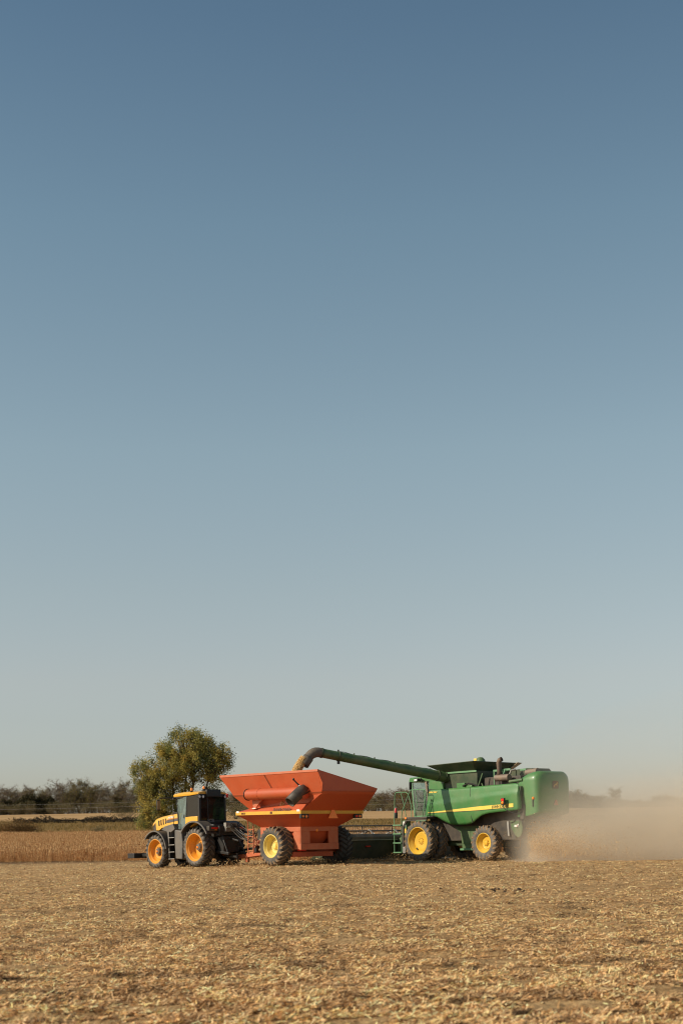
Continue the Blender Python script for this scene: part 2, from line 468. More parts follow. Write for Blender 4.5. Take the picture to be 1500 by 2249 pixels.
def build_clods():
    rng = np.random.default_rng(8)
    mb = MB(); n = 0
    spots = [(1110, 1958, 1.0), (1140, 1960, .8), (1085, 1957, .6), (1095, 1984, .3), (208, 1916, .3), (336, 2037, .2), (1010, 1955, .5)]
    pts = []
    for px, py, s in spots:
        u = px - 750; v = py - 1826 + u * .0122; y = 3125 * 1.68 / v; x = u * y / 3125
        for k in range(int(6 + 10 * s)): pts.append((x + rng.normal(0, .5 * s), y + rng.normal(0, .5 * s), rng.uniform(.015, .045) * (.6 + s)))
    v = rng.random(420) * (1.7 / 8 - 1.7 / 90) + 1.7 / 90
    for vv in v:
        y = 1.7 / vv; pts.append(((rng.random() * 2 - 1) * (.26 * y + 2), y, rng.uniform(.008, .022)))
    for x, y, r in pts:
        z = float(gz_fine(x, y)); k = 6
        secs = [[(x + r * rng.uniform(.7, 1.3) * math.sin(t) * math.cos(a), y + r * rng.uniform(.7, 1.3) * math.sin(t) * math.sin(a), z + r * .3 + r * .7 * math.cos(t)) for a in [2 * math.pi * j / k for j in range(k)]] for t in (.3, 1.0, 1.8, 2.6)]
        mb.loft(secs)
    o = mb.build('soil_clods', mat('dark_clod', (.055, .032, .018), .95, var=.4, scale=9, bump=.5), smooth=0)
    tag(o, 'dark soil clods and wet straw lumps scattered over the stubble', 'soil clods', kind='stuff')

SOY_EDGE = np.array([(-90, 118), (-20, 101), (-11, 96), (-7, 89), (-1.2, 76.6), (2.6, 78.6), (6.4, 82), (9, 92), (120, 96.)])
def scatter(name, pts, rot, scl, idx, protos):
    """geometry-nodes scatter of a few plant meshes over many points: ground cover only"""
    c = bpy.data.collections.new(name + '_kinds')
    for p in protos: c.objects.link(p)
    me = bpy.data.meshes.new(name); me.vertices.add(len(pts)); me.vertices.foreach_set('co', pts.astype(np.float32).ravel())
    for nm, ty, val in (('rotz', 'FLOAT', rot), ('scl', 'FLOAT', scl), ('idx', 'INT', idx)):
        a = me.attributes.new(nm, ty, 'POINT'); a.data.foreach_set('value', val.astype(np.float32 if ty == 'FLOAT' else np.int32))
    o = bpy.data.objects.new(name, me); COL.objects.link(o)
    g = bpy.data.node_groups.new(name, 'GeometryNodeTree')
    g.interface.new_socket('Geometry', in_out='INPUT', socket_type='NodeSocketGeometry'); g.interface.new_socket('Geometry', in_out='OUTPUT', socket_type='NodeSocketGeometry')
    n, l = g.nodes, g.links
    gi, go = n.new('NodeGroupInput'), n.new('NodeGroupOutput')
    ip = n.new('GeometryNodeInstanceOnPoints'); ci = n.new('GeometryNodeCollectionInfo')
    ci.inputs['Collection'].default_value = c; ci.inputs['Separate Children'].default_value = True; ci.inputs['Reset Children'].default_value = True
    def at(nm, ty):
        q = n.new('GeometryNodeInputNamedAttribute'); q.data_type = ty; q.inputs['Name'].default_value = nm; return q.outputs[0]
    cx = n.new('ShaderNodeCombineXYZ'); l.new(at('rotz', 'FLOAT'), cx.inputs[2])
    l.new(gi.outputs[0], ip.inputs['Points']); l.new(ci.outputs[0], ip.inputs['Instance'])
    ip.inputs['Pick Instance'].default_value = True
    l.new(at('idx', 'INT'), ip.inputs['Instance Index']); l.new(cx.outputs[0], ip.inputs['Rotation']); l.new(at('scl', 'FLOAT'), ip.inputs['Scale'])
    l.new(ip.outputs[0], go.inputs[0])
    o.modifiers.new('scatter', 'NODES').node_group = g
    return o

def soy_proto(k):
    rng = np.random.default_rng(100 + k); Q = []; C = []
    for s in range(9):
        bx, by = rng.uniform(-.25, .25, 2); h = rng.uniform(.62, .92); lean = rng.normal(0, .12, 2)
        top = np.array([bx + lean[0], by + lean[1], h]); bot = np.array([bx, by, 0.])
        a = rng.uniform(0, 3.14); w = np.array([math.cos(a), math.sin(a), 0]) * .006
        Q.append([bot - w, bot + w, top + w, top - w]); C.append(np.array((.80, .55, .27)) * rng.uniform(.7, 1.2))
        m = 27
        t = rng.beta(2.2, 1.5, m); c = bot + (top - bot) * t[:, None] + rng.normal(0, .055, (m, 3))
        q = leaf_quads(rng, c, rng.uniform(.045, .10, m), .42)
        Q += list(q); C += list((1.08 - .45 * t)[:, None] * np.array([1, 1, 1.]) * pick(rng, m, [(.62, .29, .10), (.68, .35, .135), (.50, .205, .072), (.36, .13, .043), (.72, .41, .17)], .25))
    o = quads_obj('soybean_clump', np.array(Q), np.array(C), M['straw'])
    COL.objects.unlink(o)
    return o

def build_soy():
    rng = np.random.default_rng(6)
    sp = .36
    X, Y = np.meshgrid(np.arange(-75, 62, sp), np.arange(74, 206, sp))
    x = (X + rng.uniform(-.2, .2, X.shape)).ravel(); y = (Y + rng.uniform(-.2, .2, X.shape)).ravel()
    k = (y > np.interp(x, SOY_EDGE[:, 0], SOY_EDGE[:, 1]) + vnoise(x, y, 1.2, 5) * .8) & (np.abs(x) < .262 * y + 3) & (y < 202 + vnoise(x, y, 9, 6) * 6)
    x, y = x[k], y[k]; n = len(x)
    z = gz(x, y) - .03
    edge = y - np.interp(x, SOY_EDGE[:, 0], SOY_EDGE[:, 1])
    s = (1 + .3 * vnoise(x, y, 5, 7) + .35 * vnoise(x, y, 1.3, 8) + rng.normal(0, .1, n)) * np.clip(.35 + .4 * edge, .3, 1)
    o = scatter('soybean_crop', np.stack([x, y, z], 1), rng.uniform(0, 6.28, n), s, rng.integers(0, 5, n), [soy_proto(i) for i in range(5)])
    tag(o, 'golden brown ripe soybean crop standing beyond the machines', 'soybean crop', kind='stuff')
# ------------------------------------------------------------------ trees and shrubs
def limb(mb, rng, a, b, r0, r1, bend=.15, n=5, seg=6):
    a = np.array(a, float); b = np.array(b, float); L = np.linalg.norm(b - a)
    off = rng.normal(0, bend * L * .5, 3); off[2] = abs(off[2]) * .6
    path = [tuple(a + (b - a) * t + off * math.sin(math.pi * t) + rng.normal(0, .012 * L, 3) * (0 < t < 1)) for t in np.linspace(0, 1, n)]
    mb.tube(path, [r0 + (r1 - r0) * t for t in np.linspace(0, 1, n)], seg)
    return path

def build_cottonwood(loc):
    """the big half-turned tree behind the tractor: several stems, two lobes of crown"""
    rng = np.random.default_rng(42)
    root = empty('cottonwood_tree', loc)
    tag(root, 'large olive and yellowing tree standing behind the tractor cab', 'tree')
    # lobes: centre, radii, number of clumps (x right, y away, z up from the foot), tree about 16 m tall
    lobes = [((1.2, 0, 11.9), (4.6, 4.0, 4.2), 166), ((4.6, .3, 10.6), (3.3, 3.2, 4.2), 105), ((-1.2, -.3, 9.3), (3.2, 3.4, 4.0), 82), ((-4.6, -.2, 8.5), (3.1, 2.9, 4.1), 88),
             ((-3.6, -.6, 4.2), (2.9, 2.7, 3.2), 73), ((-6.6, 0, 9.6), (1.2, 1.3, 1.5), 10), ((2.6, .4, 14.3), (2.3, 2.0, 1.5), 18), ((.6, .6, 5.6), (2.6, 2.4, 2.2), 15), ((4.6, .6, 5.8), (2.4, 2.2, 1.8), 18), ((-1.8, -.6, 1.6), (2.2, 1.8, 1.4), 30), ((1.6, -.5, 3.6), (2.2, 1.8, 1.8), 27), ((-5.4, -.3, 2.2), (1.5, 1.3, 1.6), 21), ((-2.6, 0, 12.4), (1.6, 1.5, 1.3), 21), ((7.0, 0, 11.4), (1.1, 1.2, 2.2), 18)]
    cl = []
    for c, r, k in lobes:
        u = rand_unit(rng, k) * (rng.random((k, 1)) ** .45) * np.where(rng.random((k, 1)) < .14, 1.14, 1)
        cl.append(np.array(c) + u * np.array(r))
    cl = np.concatenate(cl)
    mb = MB()
    forks = []
    for tx, ty, tz, r in ((1.6, .1, 8.6, .30), (-1.4, -.2, 7.4, .26), (-4.0, -.3, 6.8, .22), (4.0, .4, 7.8, .24), (.6, .6, 10.5, .22), (-3.0, -.8, 3.2, .16)):
        p = limb(mb, rng, (tx * .12, ty * .12, -.3), (tx, ty, tz), r * 1.35, r * .55, .12, 7, 8)
        forks += p[2:]
    forks = np.array(forks)
    for c in cl:
        low = forks[forks[:, 2] < c[2] + .5]
        if not len(low): low = forks
        d = np.linalg.norm(low - c, axis=1) + .35 * np.abs(low[:, 2] - c[2] * .8); f = low[np.argmin(d)]
        limb(mb, rng, f, c, .075, .018, .2, 5, 5)
    mb.build('trunk', M['bark'], root, smooth=60)
    # leaves gathered in clumps; each clump has a tone of its own
    Q = []; C = []
    tones = [(.30, .265, .07), (.43, .345, .085), (.19, .20, .06), (.56, .40, .09), (.14, .155, .055)]
    for c in cl:
        m = int(rng.integers(60, 175)); rr = rng.uniform(.45, .85)
        p = c + rng.normal(0, 1, (m, 3)) * np.array([rr * .85, rr * .85, rr * 1.15]) * .6
        p = p[p[:, 2] > .1]; m = len(p)
        tone = np.array(tones[rng.choice(5, p=[.28, .27, .2, .13, .12])])
        Q.append(leaf_quads(rng, p, rng.uniform(.13, .25, m), .75)); C.append(tone * (1 + .5 * (rng.random((m, 1)) - .5)))
    quads_obj('crown', np.concatenate(Q), np.concatenate(C), M['leaf'], root)
    return root

def bare_tree(seed, h, kind):
    """kind: bare twigs, thin brown leaves, or dense dark evergreen"""
    rng = np.random.default_rng(seed)
    root = empty({'bare': 'bare_tree', 'brown': 'brown_leaved_tree', 'cedar': 'cedar_tree', 'bush': 'wild_shrub'}[kind])
    mb = MB(); Q = []; C = []
    if kind == 'cedar':
        mb.tube([(0, 0, -.3), (0, 0, h * .5), (.1, 0, h * .9)], [.2, .12, .03], 6)
        m = 2600; t = rng.random(m) ** .8; z = h * (.03 + .97 * t)
        a = rng.uniform(0, 6.28, m); r = h * .42 * np.clip((1.05 - t), 0, 1) ** .5 * (1 + .30 * np.sin(t * 13 + seed + 1.5 * np.sin(a * 2)) + .25 * np.sin(a * 3 + t * 7 + seed)) * np.sqrt(rng.random(m)) ** .5; z = z * (1 + .12 * np.sin(a * 2 + seed))
        p = np.stack([r * np.cos(a), r * np.sin(a), z], 1) + rng.normal(0, .12, (m, 3))
        Q.append(leaf_quads(rng, p, rng.uniform(.25, .5, m), .5)); C.append(pick(rng, m, [(.035, .038, .015), (.055, .05, .02), (.026, .028, .012), (.10, .07, .026)], .3))
    elif kind == 'bush':
        for k in range(9):
            a = rng.uniform(0, 6.28); limb(mb, rng, (0, 0, -.1), (math.cos(a) * h * .5, math.sin(a) * h * .5, h * rng.uniform(.6, .9)), .035, .008, .2, 4, 4)
        m = 1300; u = rand_unit(rng, m) * (rng.random((m, 1)) ** .45) * np.array([h * .75, h * .65, h * .55]); u[:, 2] += h * .52
        u = u[u[:, 2] > 0]; m = len(u); u += .15 * h * np.sin(u[:, [1, 2, 0]] * 4 / h)
        Q.append(leaf_quads(rng, u, rng.uniform(.06, .12, m) * max(1, h * .8), .45)); C.append(pick(rng, m, [(.22, .125, .045), (.28, .165, .06), (.15, .10, .035), (.20, .095, .035)] if seed == 360 else [(.16, .13, .06), (.20, .155, .075), (.10, .10, .045), (.24, .17, .085)], .3))
    else:
        tips = []
        n = int(rng.integers(2, 4)); base = []
        for k in range(n):
            a = rng.uniform(0, 6.28); sp = rng.uniform(.05, .28) * h
            base += limb(mb, rng, (rng.normal(0, .12), rng.normal(0, .12), -.3), (math.cos(a) * sp, math.sin(a) * sp, h * rng.uniform(.62, .9)), .022 * h, .006 * h, .14, 7, 6)[2:]
        base = np.array(base)
        for k in range(48):
            f = base[rng.integers(len(base))]; a = rng.uniform(0, 6.28); ln = h * rng.uniform(.14, .30)
            e = f + np.array([math.cos(a) * ln, math.sin(a) * ln, ln * rng.uniform(.15, .9)])
            tips += limb(mb, rng, f, e, .007 * h, .0025 * h, .2, 4, 4)[1:]
        tips = np.array(tips)
        # twigs: thin slivers fanning out of the branch ends
        m = 1500; b0 = tips[rng.integers(len(tips), size=m)] + rng.normal(0, .02 * h, (m, 3))
        d = rand_unit(rng, m); d[:, 2] = np.abs(d[:, 2]) * .9 + .15; ln = rng.uniform(.04, .12, (m, 1)) * h
        w = np.cross(d, rand_unit(rng, m)); w /= np.linalg.norm(w, axis=1, keepdims=True); w *= rng.uniform(.014, .034, (m, 1))
        e = b0 + d * ln; Q.append(np.stack([b0 - w, b0 + w, e + w * .3, e - w * .3], 1)); C.append(pick(rng, m, [(.17, .125, .085), (.12, .088, .06), (.22, .165, .11)], .2))
        if kind == 'brown':
            m = 2300; p = tips[rng.integers(len(tips), size=m)] + rng.normal(0, .05 * h, (m, 3))
            Q.append(leaf_quads(rng, p, rng.uniform(.16, .36, m), .7)); C.append(pick(rng, m, [(.22, .165, .05), (.14, .14, .042), (.28, .19, .055), (.085, .095, .035)], .25))
        else:
            m = 420; p = tips[rng.integers(len(tips), size=m)] + rng.normal(0, .04 * h, (m, 3))
            Q.append(leaf_quads(rng, p, rng.uniform(.15, .3, m), .7)); C.append(pick(rng, m, [(.20, .135, .05), (.13, .105, .04)], .25))
    mb.build('stem' if kind == 'bush' else 'trunk', M['bark_far'] if kind != 'cedar' else M['bark'], root, smooth=60)
    quads_obj('foliage' if kind == 'bush' else 'crown', np.concatenate(Q), np.concatenate(C), M['leaf'], root)
    return root

def place_copy(proto, used, x, y, s, rz, label, cat, group, sink=.1):
    if proto.name in used:
        r = proto.copy(); COL.objects.link(r)
        for ch in proto.children:
            c = ch.copy(); c.parent = r; COL.objects.link(c)
    else:
        used.add(proto.name); r = proto
    r.location = (x, y, float(gz(x, y)) - sink); r.scale = (s[0], s[0], s[1]); r.rotation_euler = (0, 0, rz)
    tag(r, label, cat, group)
    return r

def col_x(px, y): return (px - 750) * y / 3125

def build_far_trees():
    rng = np.random.default_rng(77); used = set()
    bare = [bare_tree(300 + i, 10, 'bare') for i in range(4)]
    brown = [bare_tree(320 + i, 10, 'brown') for i in range(3)]
    cedar = [bare_tree(340 + i, 7, 'cedar') for i in range(3)]
    bush = [bare_tree(360 + i, 2, 'bush') for i in range(3)]
    # left tree line: (pixel column, kind, height factor)
    for px in np.arange(-40, 335, 7.6):
        y = 488 + rng.uniform(-8, 20); x = col_x(px + rng.uniform(-4, 4), y); k = 'bare' if rng.random() < .34 else 'brown'
        hh = (.92 if px < 120 else .98) * rng.uniform(.68, 1.15)
        P = bare if k == 'bare' else brown
        place_copy(P[rng.integers(len(P))], used, x, y, (hh * 1.0, hh), rng.uniform(0, 6.28),
                   'bare grey tree in the row beyond the field left of the big tree' if k == 'bare' else 'thin brown-leaved tree in the row beyond the field left of the big tree', 'tree',
                   'bare trees in the left tree row' if k == 'bare' else 'brown trees in the left tree row')
    for px in (-22, 6, 22, 40, 54, 68, 82, 97, 112, 262, 285):
        y = 478 + rng.uniform(-3, 3); x = col_x(px, y); s = rng.uniform(.85, 1.1) * (1 if px < 200 else .75)
        place_copy(cedar[rng.integers(3)], used, x, y, (s * 1.3, s * rng.uniform(.6, .95)), rng.uniform(0, 6.28), 'dense dark evergreen tree low in the left tree row', 'tree', 'dark evergreens in the left tree row')
    for px in np.arange(-30, 330, 9):
        y = 474 + rng.uniform(-4, 4); x = col_x(px + rng.uniform(-3, 3), y); s = rng.uniform(1.0, 2.1)
        place_copy(bush[rng.integers(1, 3)], used, x, y, (s, s), rng.uniform(0, 6.28), 'brown brush along the foot of the left tree row', 'shrub', 'brush at the foot of the left tree row')
    # wooded rise behind the cart and the combine
    for row, (yy, n0, hs) in enumerate(((560, 40, .8), (610, 42, .95), (670, 40, 1.1))):
        for px in np.linspace(505, 1240, n0):
            if 600 < px < 690: continue   # wholly behind the cart
            y = yy + rng.uniform(-15, 15); x = col_x(px + rng.uniform(-8, 8), y); k = 'bare' if rng.random() < .62 else 'brown'
            P = bare if k == 'bare' else brown; hh = hs * rng.uniform(.6, 1.0)
            place_copy(P[rng.integers(len(P))], used, x, y, (hh * 1.25, hh), rng.uniform(0, 6.28),
                       'bare grey tree on the wooded rise behind the grain cart and combine' if k == 'bare' else 'brown-leaved tree on the wooded rise behind the grain cart and combine', 'tree',
                       'bare trees on the wooded rise' if k == 'bare' else 'brown trees on the wooded rise')
    for px in (876, 888, 902):
        y = 690 + rng.uniform(-10, 10); x = col_x(px, y); s = rng.uniform(1.1, 1.5)
        place_copy(cedar[rng.integers(3)], used, x, y, (s * 1.6, s), rng.uniform(0, 6.28), 'dark evergreen tree standing tall on the wooded rise behind the ladder', 'tree', 'dark evergreens on the wooded rise')
    for px in np.linspace(510, 1240, 70):
        if 600 < px < 690: continue
        y = 528 + rng.uniform(-14, 14); x = col_x(px + rng.uniform(-4, 4), y); s = rng.uniform(1.0, 2.0)
        place_copy(bush[rng.integers(1, 3)], used, x, y, (s * 1.2, s), rng.uniform(0, 6.28), 'tan brush along the edge of the wooded rise', 'shrub', 'brush at the edge of the wooded rise')
    # far right tree line behind the dust
    for px, hh in ((1262, 1.0), (1276, .9), (1290, .8), (1306, .6), (1318, .75), (1360, .5), (1378, .5), (1395, .55), (1412, .45), (1432, .5), (1446, .75), (1460, .8), (1474, .7), (1488, .6), (1502, .65), (1518, .6)):
        y = 720 + rng.uniform(-15, 15); x = col_x(px, y)
        place_copy(brown[rng.integers(3)], used, x, y, (hh * 1.5, hh * 1.05), rng.uniform(0, 6.28), 'brown-leaved tree in the dusty row right of the combine', 'tree', 'trees in the right tree row')
    y = 715; x = col_x(1344, y)
    place_copy(brown[1], used, x, y, (1.35, 1.0), 1.1, 'round-crowned brown tree standing clear of the row right of the combine', 'tree', None)
    for px in np.linspace(1235, 1540, 44):
        y = 700 + rng.uniform(-15, 15); x = col_x(px + rng.uniform(-4, 4), y); s = rng.uniform(1.3, 2.6)
        place_copy(bush[rng.integers(1, 3)], used, x, y, (s * 1.3, s), rng.uniform(0, 6.28), 'brown brush below the tree row right of the combine', 'shrub', 'brush in the right tree row')
    # shrubs nearer by
    for px, y, s, lab in ((518, 330, 1.9, 'dark green and brown shrub behind the gap between cab and cart'), (538, 345, 2.2, None), (550, 320, 1.5, None)):
        place_copy(bush[1], used, col_x(px, y), y, (s, s), rng.uniform(0, 6.28), 'brown and yellow shrub in the gap between tractor cab and cart', 'shrub', 'shrubs between the cab and the cart')
    place_copy(cedar[2], used, col_x(528, 380), 380, (1.0, .8), 1, 'dark evergreen showing between the tractor cab and the cart hopper', 'tree', None)
    for px, s in ((5, 1.1), (20, 1.25), (36, 1.2), (52, 1.05), (68, .9)):
        place_copy(bush[0], used, col_x(px, 214), 214, (s * 1.5, s * .95), rng.uniform(0, 6.28), 'reddish brown shrub at the far edge of the soybean crop, far left', 'shrub', 'shrubs at the left edge of the crop')
    place_copy(bush[2], used, col_x(216, 222), 222, (.95, .62), .4, 'single small grey-brown shrub in the grass beyond the soybean crop', 'shrub', None)
    place_copy(bush[2], used, col_x(276, 330), 330, (2.4, 1.1), 2.4, 'wide tan shrub on the bank left of the big tree', 'shrub', None)

def build_weeds():
    rng = np.random.default_rng(15); n = 9000
    px = rng.uniform(30, 305, n); y = rng.uniform(302, 309, n); x = (px - 750) * y / 3125
    lump = np.clip(vnoise(x, y, 1.4, 41) + vnoise(x, y, 4, 42) + .55, .05, 1.3)
    z = gz(x, y) + rng.random(n) * 1.15 * lump
    q = leaf_quads(rng, np.stack([x, y, z], 1), rng.uniform(.14, .34, n), .6)
    o = quads_obj('dark_weeds', q, pick(rng, n, [(.02, .016, .01), (.035, .025, .012), (.05, .035, .018)], .3), M['leaf'])
    tag(o, 'dark frosted weeds in a strip along the low bank left of the tree', 'weeds', kind='stuff')
    # tall dry grass in the pasture beyond the crop
    n = 26000; y = rng.uniform(203, 300, n); x = (rng.random(n) * 2 - 1) * (.26 * y + 3); z = gz(x, y)
    h = rng.uniform(.15, .42, n); w = rng.uniform(.03, .07, n); a = rng.uniform(0, 6.28, n); d = np.stack([np.cos(a), np.sin(a), 0 * a], 1)
    c = np.stack([x, y, z], 1); up = np.stack([rng.normal(0, .1, n), rng.normal(0, .1, n), h], 1)
    q = np.stack([c - d * w[:, None], c + d * w[:, None], c + up + d * w[:, None] * .2, c + up - d * w[:, None] * .2], 1)
    o = quads_obj('pasture_grass', q, pick(rng, n, [(.24, .15, .045), (.16, .115, .032), (.31, .19, .065), (.20, .13, .04)], .25), M['leaf'])
    tag(o, 'dull green and tan pasture grass beyond the soybean crop', 'grass', kind='stuff')

def build_power_line():
    y = 330.
    xs = (-113., -43., 27., 97.)
    for i, x in enumerate(xs):
        if i in (0, 3): continue
        g = float(gz(x, y))
        r = empty('utility_pole', (x, y, g))
        tag(r, 'weathered wooden utility pole behind the big tree' if i == 1 else 'weathered wooden utility pole behind the combine', 'utility pole', 'utility poles')
        MB().tube([(0, 0, -1), (0, 0, 9.4 - g)], [.16, .12], 10).build('post', M['wood'], r)
        MB().box(-.05, .05, .12, .2, 9.0 - g - .95, 9.0 - g - .85).build('insulator', M['steel'], r)
    for h, lab in ((9.2, 'upper of the two thin bright overhead wires across the far field'), (8.2, 'lower of the two thin bright overhead wires across the far field')):
        mb = MB()
        for a, b in zip(xs[:-1], xs[1:]):
            mb.tube([(a + (b - a) * t, y + (.0 if h > 9 else .14), h - .45 * 4 * t * (1 - t)) for t in np.linspace(0, 1, 9)], .012, 5)
        tag(mb.build('overhead_wire', M['wire']), lab, 'power line', 'overhead wires')
# ------------------------------------------------------------------ wheels
def wheel(parent, loc, R, W, rimR, rim_mat, hub_mat, tread_mat, side_mat, lugs=20, side=1, disc=.0, hubR=.2, hub_out=.1, lug_h=.06, rot=0, label=None, bolts=10, slots=0, cap_mat=None):
    """axis along local Y, outer face towards +Y (side=1) or -Y (side=-1); disc: how far the wheel disc sits inside the outer flange"""
    w = empty('wheel', loc, (0, 0, 0 if side > 0 else math.pi), parent)
    if label: w['label'] = label
    Rb = R - lug_h; h = W / 2
    prof = [(rimR - .01, -.40 * W), (rimR + .03, -.43 * W), ((rimR + Rb) / 2, -.5 * W), (Rb - .07, -.475 * W), (Rb - .015, -.42 * W), (Rb, -.25 * W), (Rb + .005, 0), (Rb, .25 * W), (Rb - .015, .42 * W),
            (Rb - .07, .475 * W), ((rimR + Rb) / 2, .5 * W), (rimR + .06, .455 * W), (rimR + .03, .43 * W), (rimR - .01, .40 * W)]
    t = MB().lathe(prof, n=56).build('tyre', side_mat, w, smooth=50)
    # tread bars: two staggered rows of slanted lugs that wrap over the shoulder
    mb = MB(); st = 2 * math.pi / lugs
    for row in (1, -1):
        for k in range(lugs):
            a0 = rot + st * (k + (.5 if row < 0 else 0)); secs = []
            for f, da, top, bot in ((-.03, 0, R, Rb - .02), (.2, .42, R, Rb - .02), (.40, .78, R - .006, Rb - .03), (.475, .92, R - .035, Rb - .09), (.497, 1.0, Rb - .075, Rb - .15)):
                a = a0 + st * da * 1.05; y = row * f * W; hw = (.30 if f < .3 else .36) * st * .5
                secs.append([(bot * math.cos(a - hw * 1.15), y, bot * math.sin(a - hw * 1.15)), (top * math.cos(a - hw * .8), y, top * math.sin(a - hw * .8)), (top * math.cos(a + hw * .8), y, top * math.sin(a + hw * .8)), (bot * math.cos(a + hw * 1.15), y, bot * math.sin(a + hw * 1.15))])
            mb.loft(secs)
    mb.build('tread', tread_mat, w, smooth=0)
    yo = .42 * W; yd = yo - disc
    prof = [(rimR + .035, yo - .02), (rimR + .035, yo + .012), (rimR + .005, yo + .016), (rimR - .02, yo - .015), (rimR - .035, yo - .07), (rimR - .075, yo - .10), (rimR - .085, yo - .22)]
    if disc > .28: prof += [(rimR - .12, yo - .26), (rimR - .13, yd + .03)]
    prof += [(rimR - .15, yd), (rimR * .62, yd + .035), (rimR * .55, yd + .02), (hubR * 1.25, yd + .03), (hubR, yd + .02), (.001, yd + .02)]
    if disc <= .28: prof = prof[:6] + prof[7:]
    MB().lathe(prof, n=48).build('rim', rim_mat, w, smooth=40)
    hb = MB().lathe([(hubR * .95, yd), (hubR * .95, yd + hub_out * .6), (hubR * .78, yd + hub_out * .8), (hubR * .74, yd + hub_out), (.3 * hubR, yd + hub_out * 1.1), (.001, yd + hub_out * 1.1)], n=24)
    for k in range(bolts):
        a = 2 * math.pi * k / bolts; r = hubR * 1.16
        hb.lathe([(.022, yd), (.022, yd + .07), (.001, yd + .075)], (r * math.cos(a), 0, r * math.sin(a)), n=6)
    hb.build('hub', hub_mat, w, smooth=40)
    if cap_mat: MB().lathe([(hubR * .28, yd + hub_out * 1.1), (hubR * .26, yd + hub_out * 1.25), (.001, yd + hub_out * 1.3)], n=14).build('hub_cap', cap_mat, w)
    if slots:
        for k in range(slots):
            sb = MB()
            a = 2 * math.pi * k / slots - .9; r = rimR * .74; c, s_ = math.cos(a), math.sin(a); u = Vector((-s_, 0, c)); e = Vector((c, 0, s_)); p = e * r + Vector((0, yd + .03, 0))
            sb.hexa([p - u * .07 - e * .035, p + u * .07 - e * .035, p + u * .07 + e * .035, p - u * .07 + e * .035] + [q + Vector((0, .012, 0)) for q in (p - u * .07 - e * .035, p + u * .07 - e * .035, p + u * .07 + e * .035, p - u * .07 + e * .035)])
            sb.build('hand_hole', M['black'], w)
    return w

def arch(mb, cx, cz, r, a0, a1, y0, y1, th=.03, n=18, lip=0):
    """a curved mudguard about (cx,cz), angles in degrees from +X up"""
    secs = []
    for k in range(n + 1):
        a = RAD(a0 + (a1 - a0) * k / n); c, s = math.cos(a), math.sin(a)
        secs.append([(cx + r * c, y0, cz + r * s), (cx + r * c, y1, cz + r * s), (cx + (r + th) * c, y1, cz + (r + th) * s), (cx + (r + th) * c, y0, cz + (r + th) * s)])
    return mb.loft(secs)

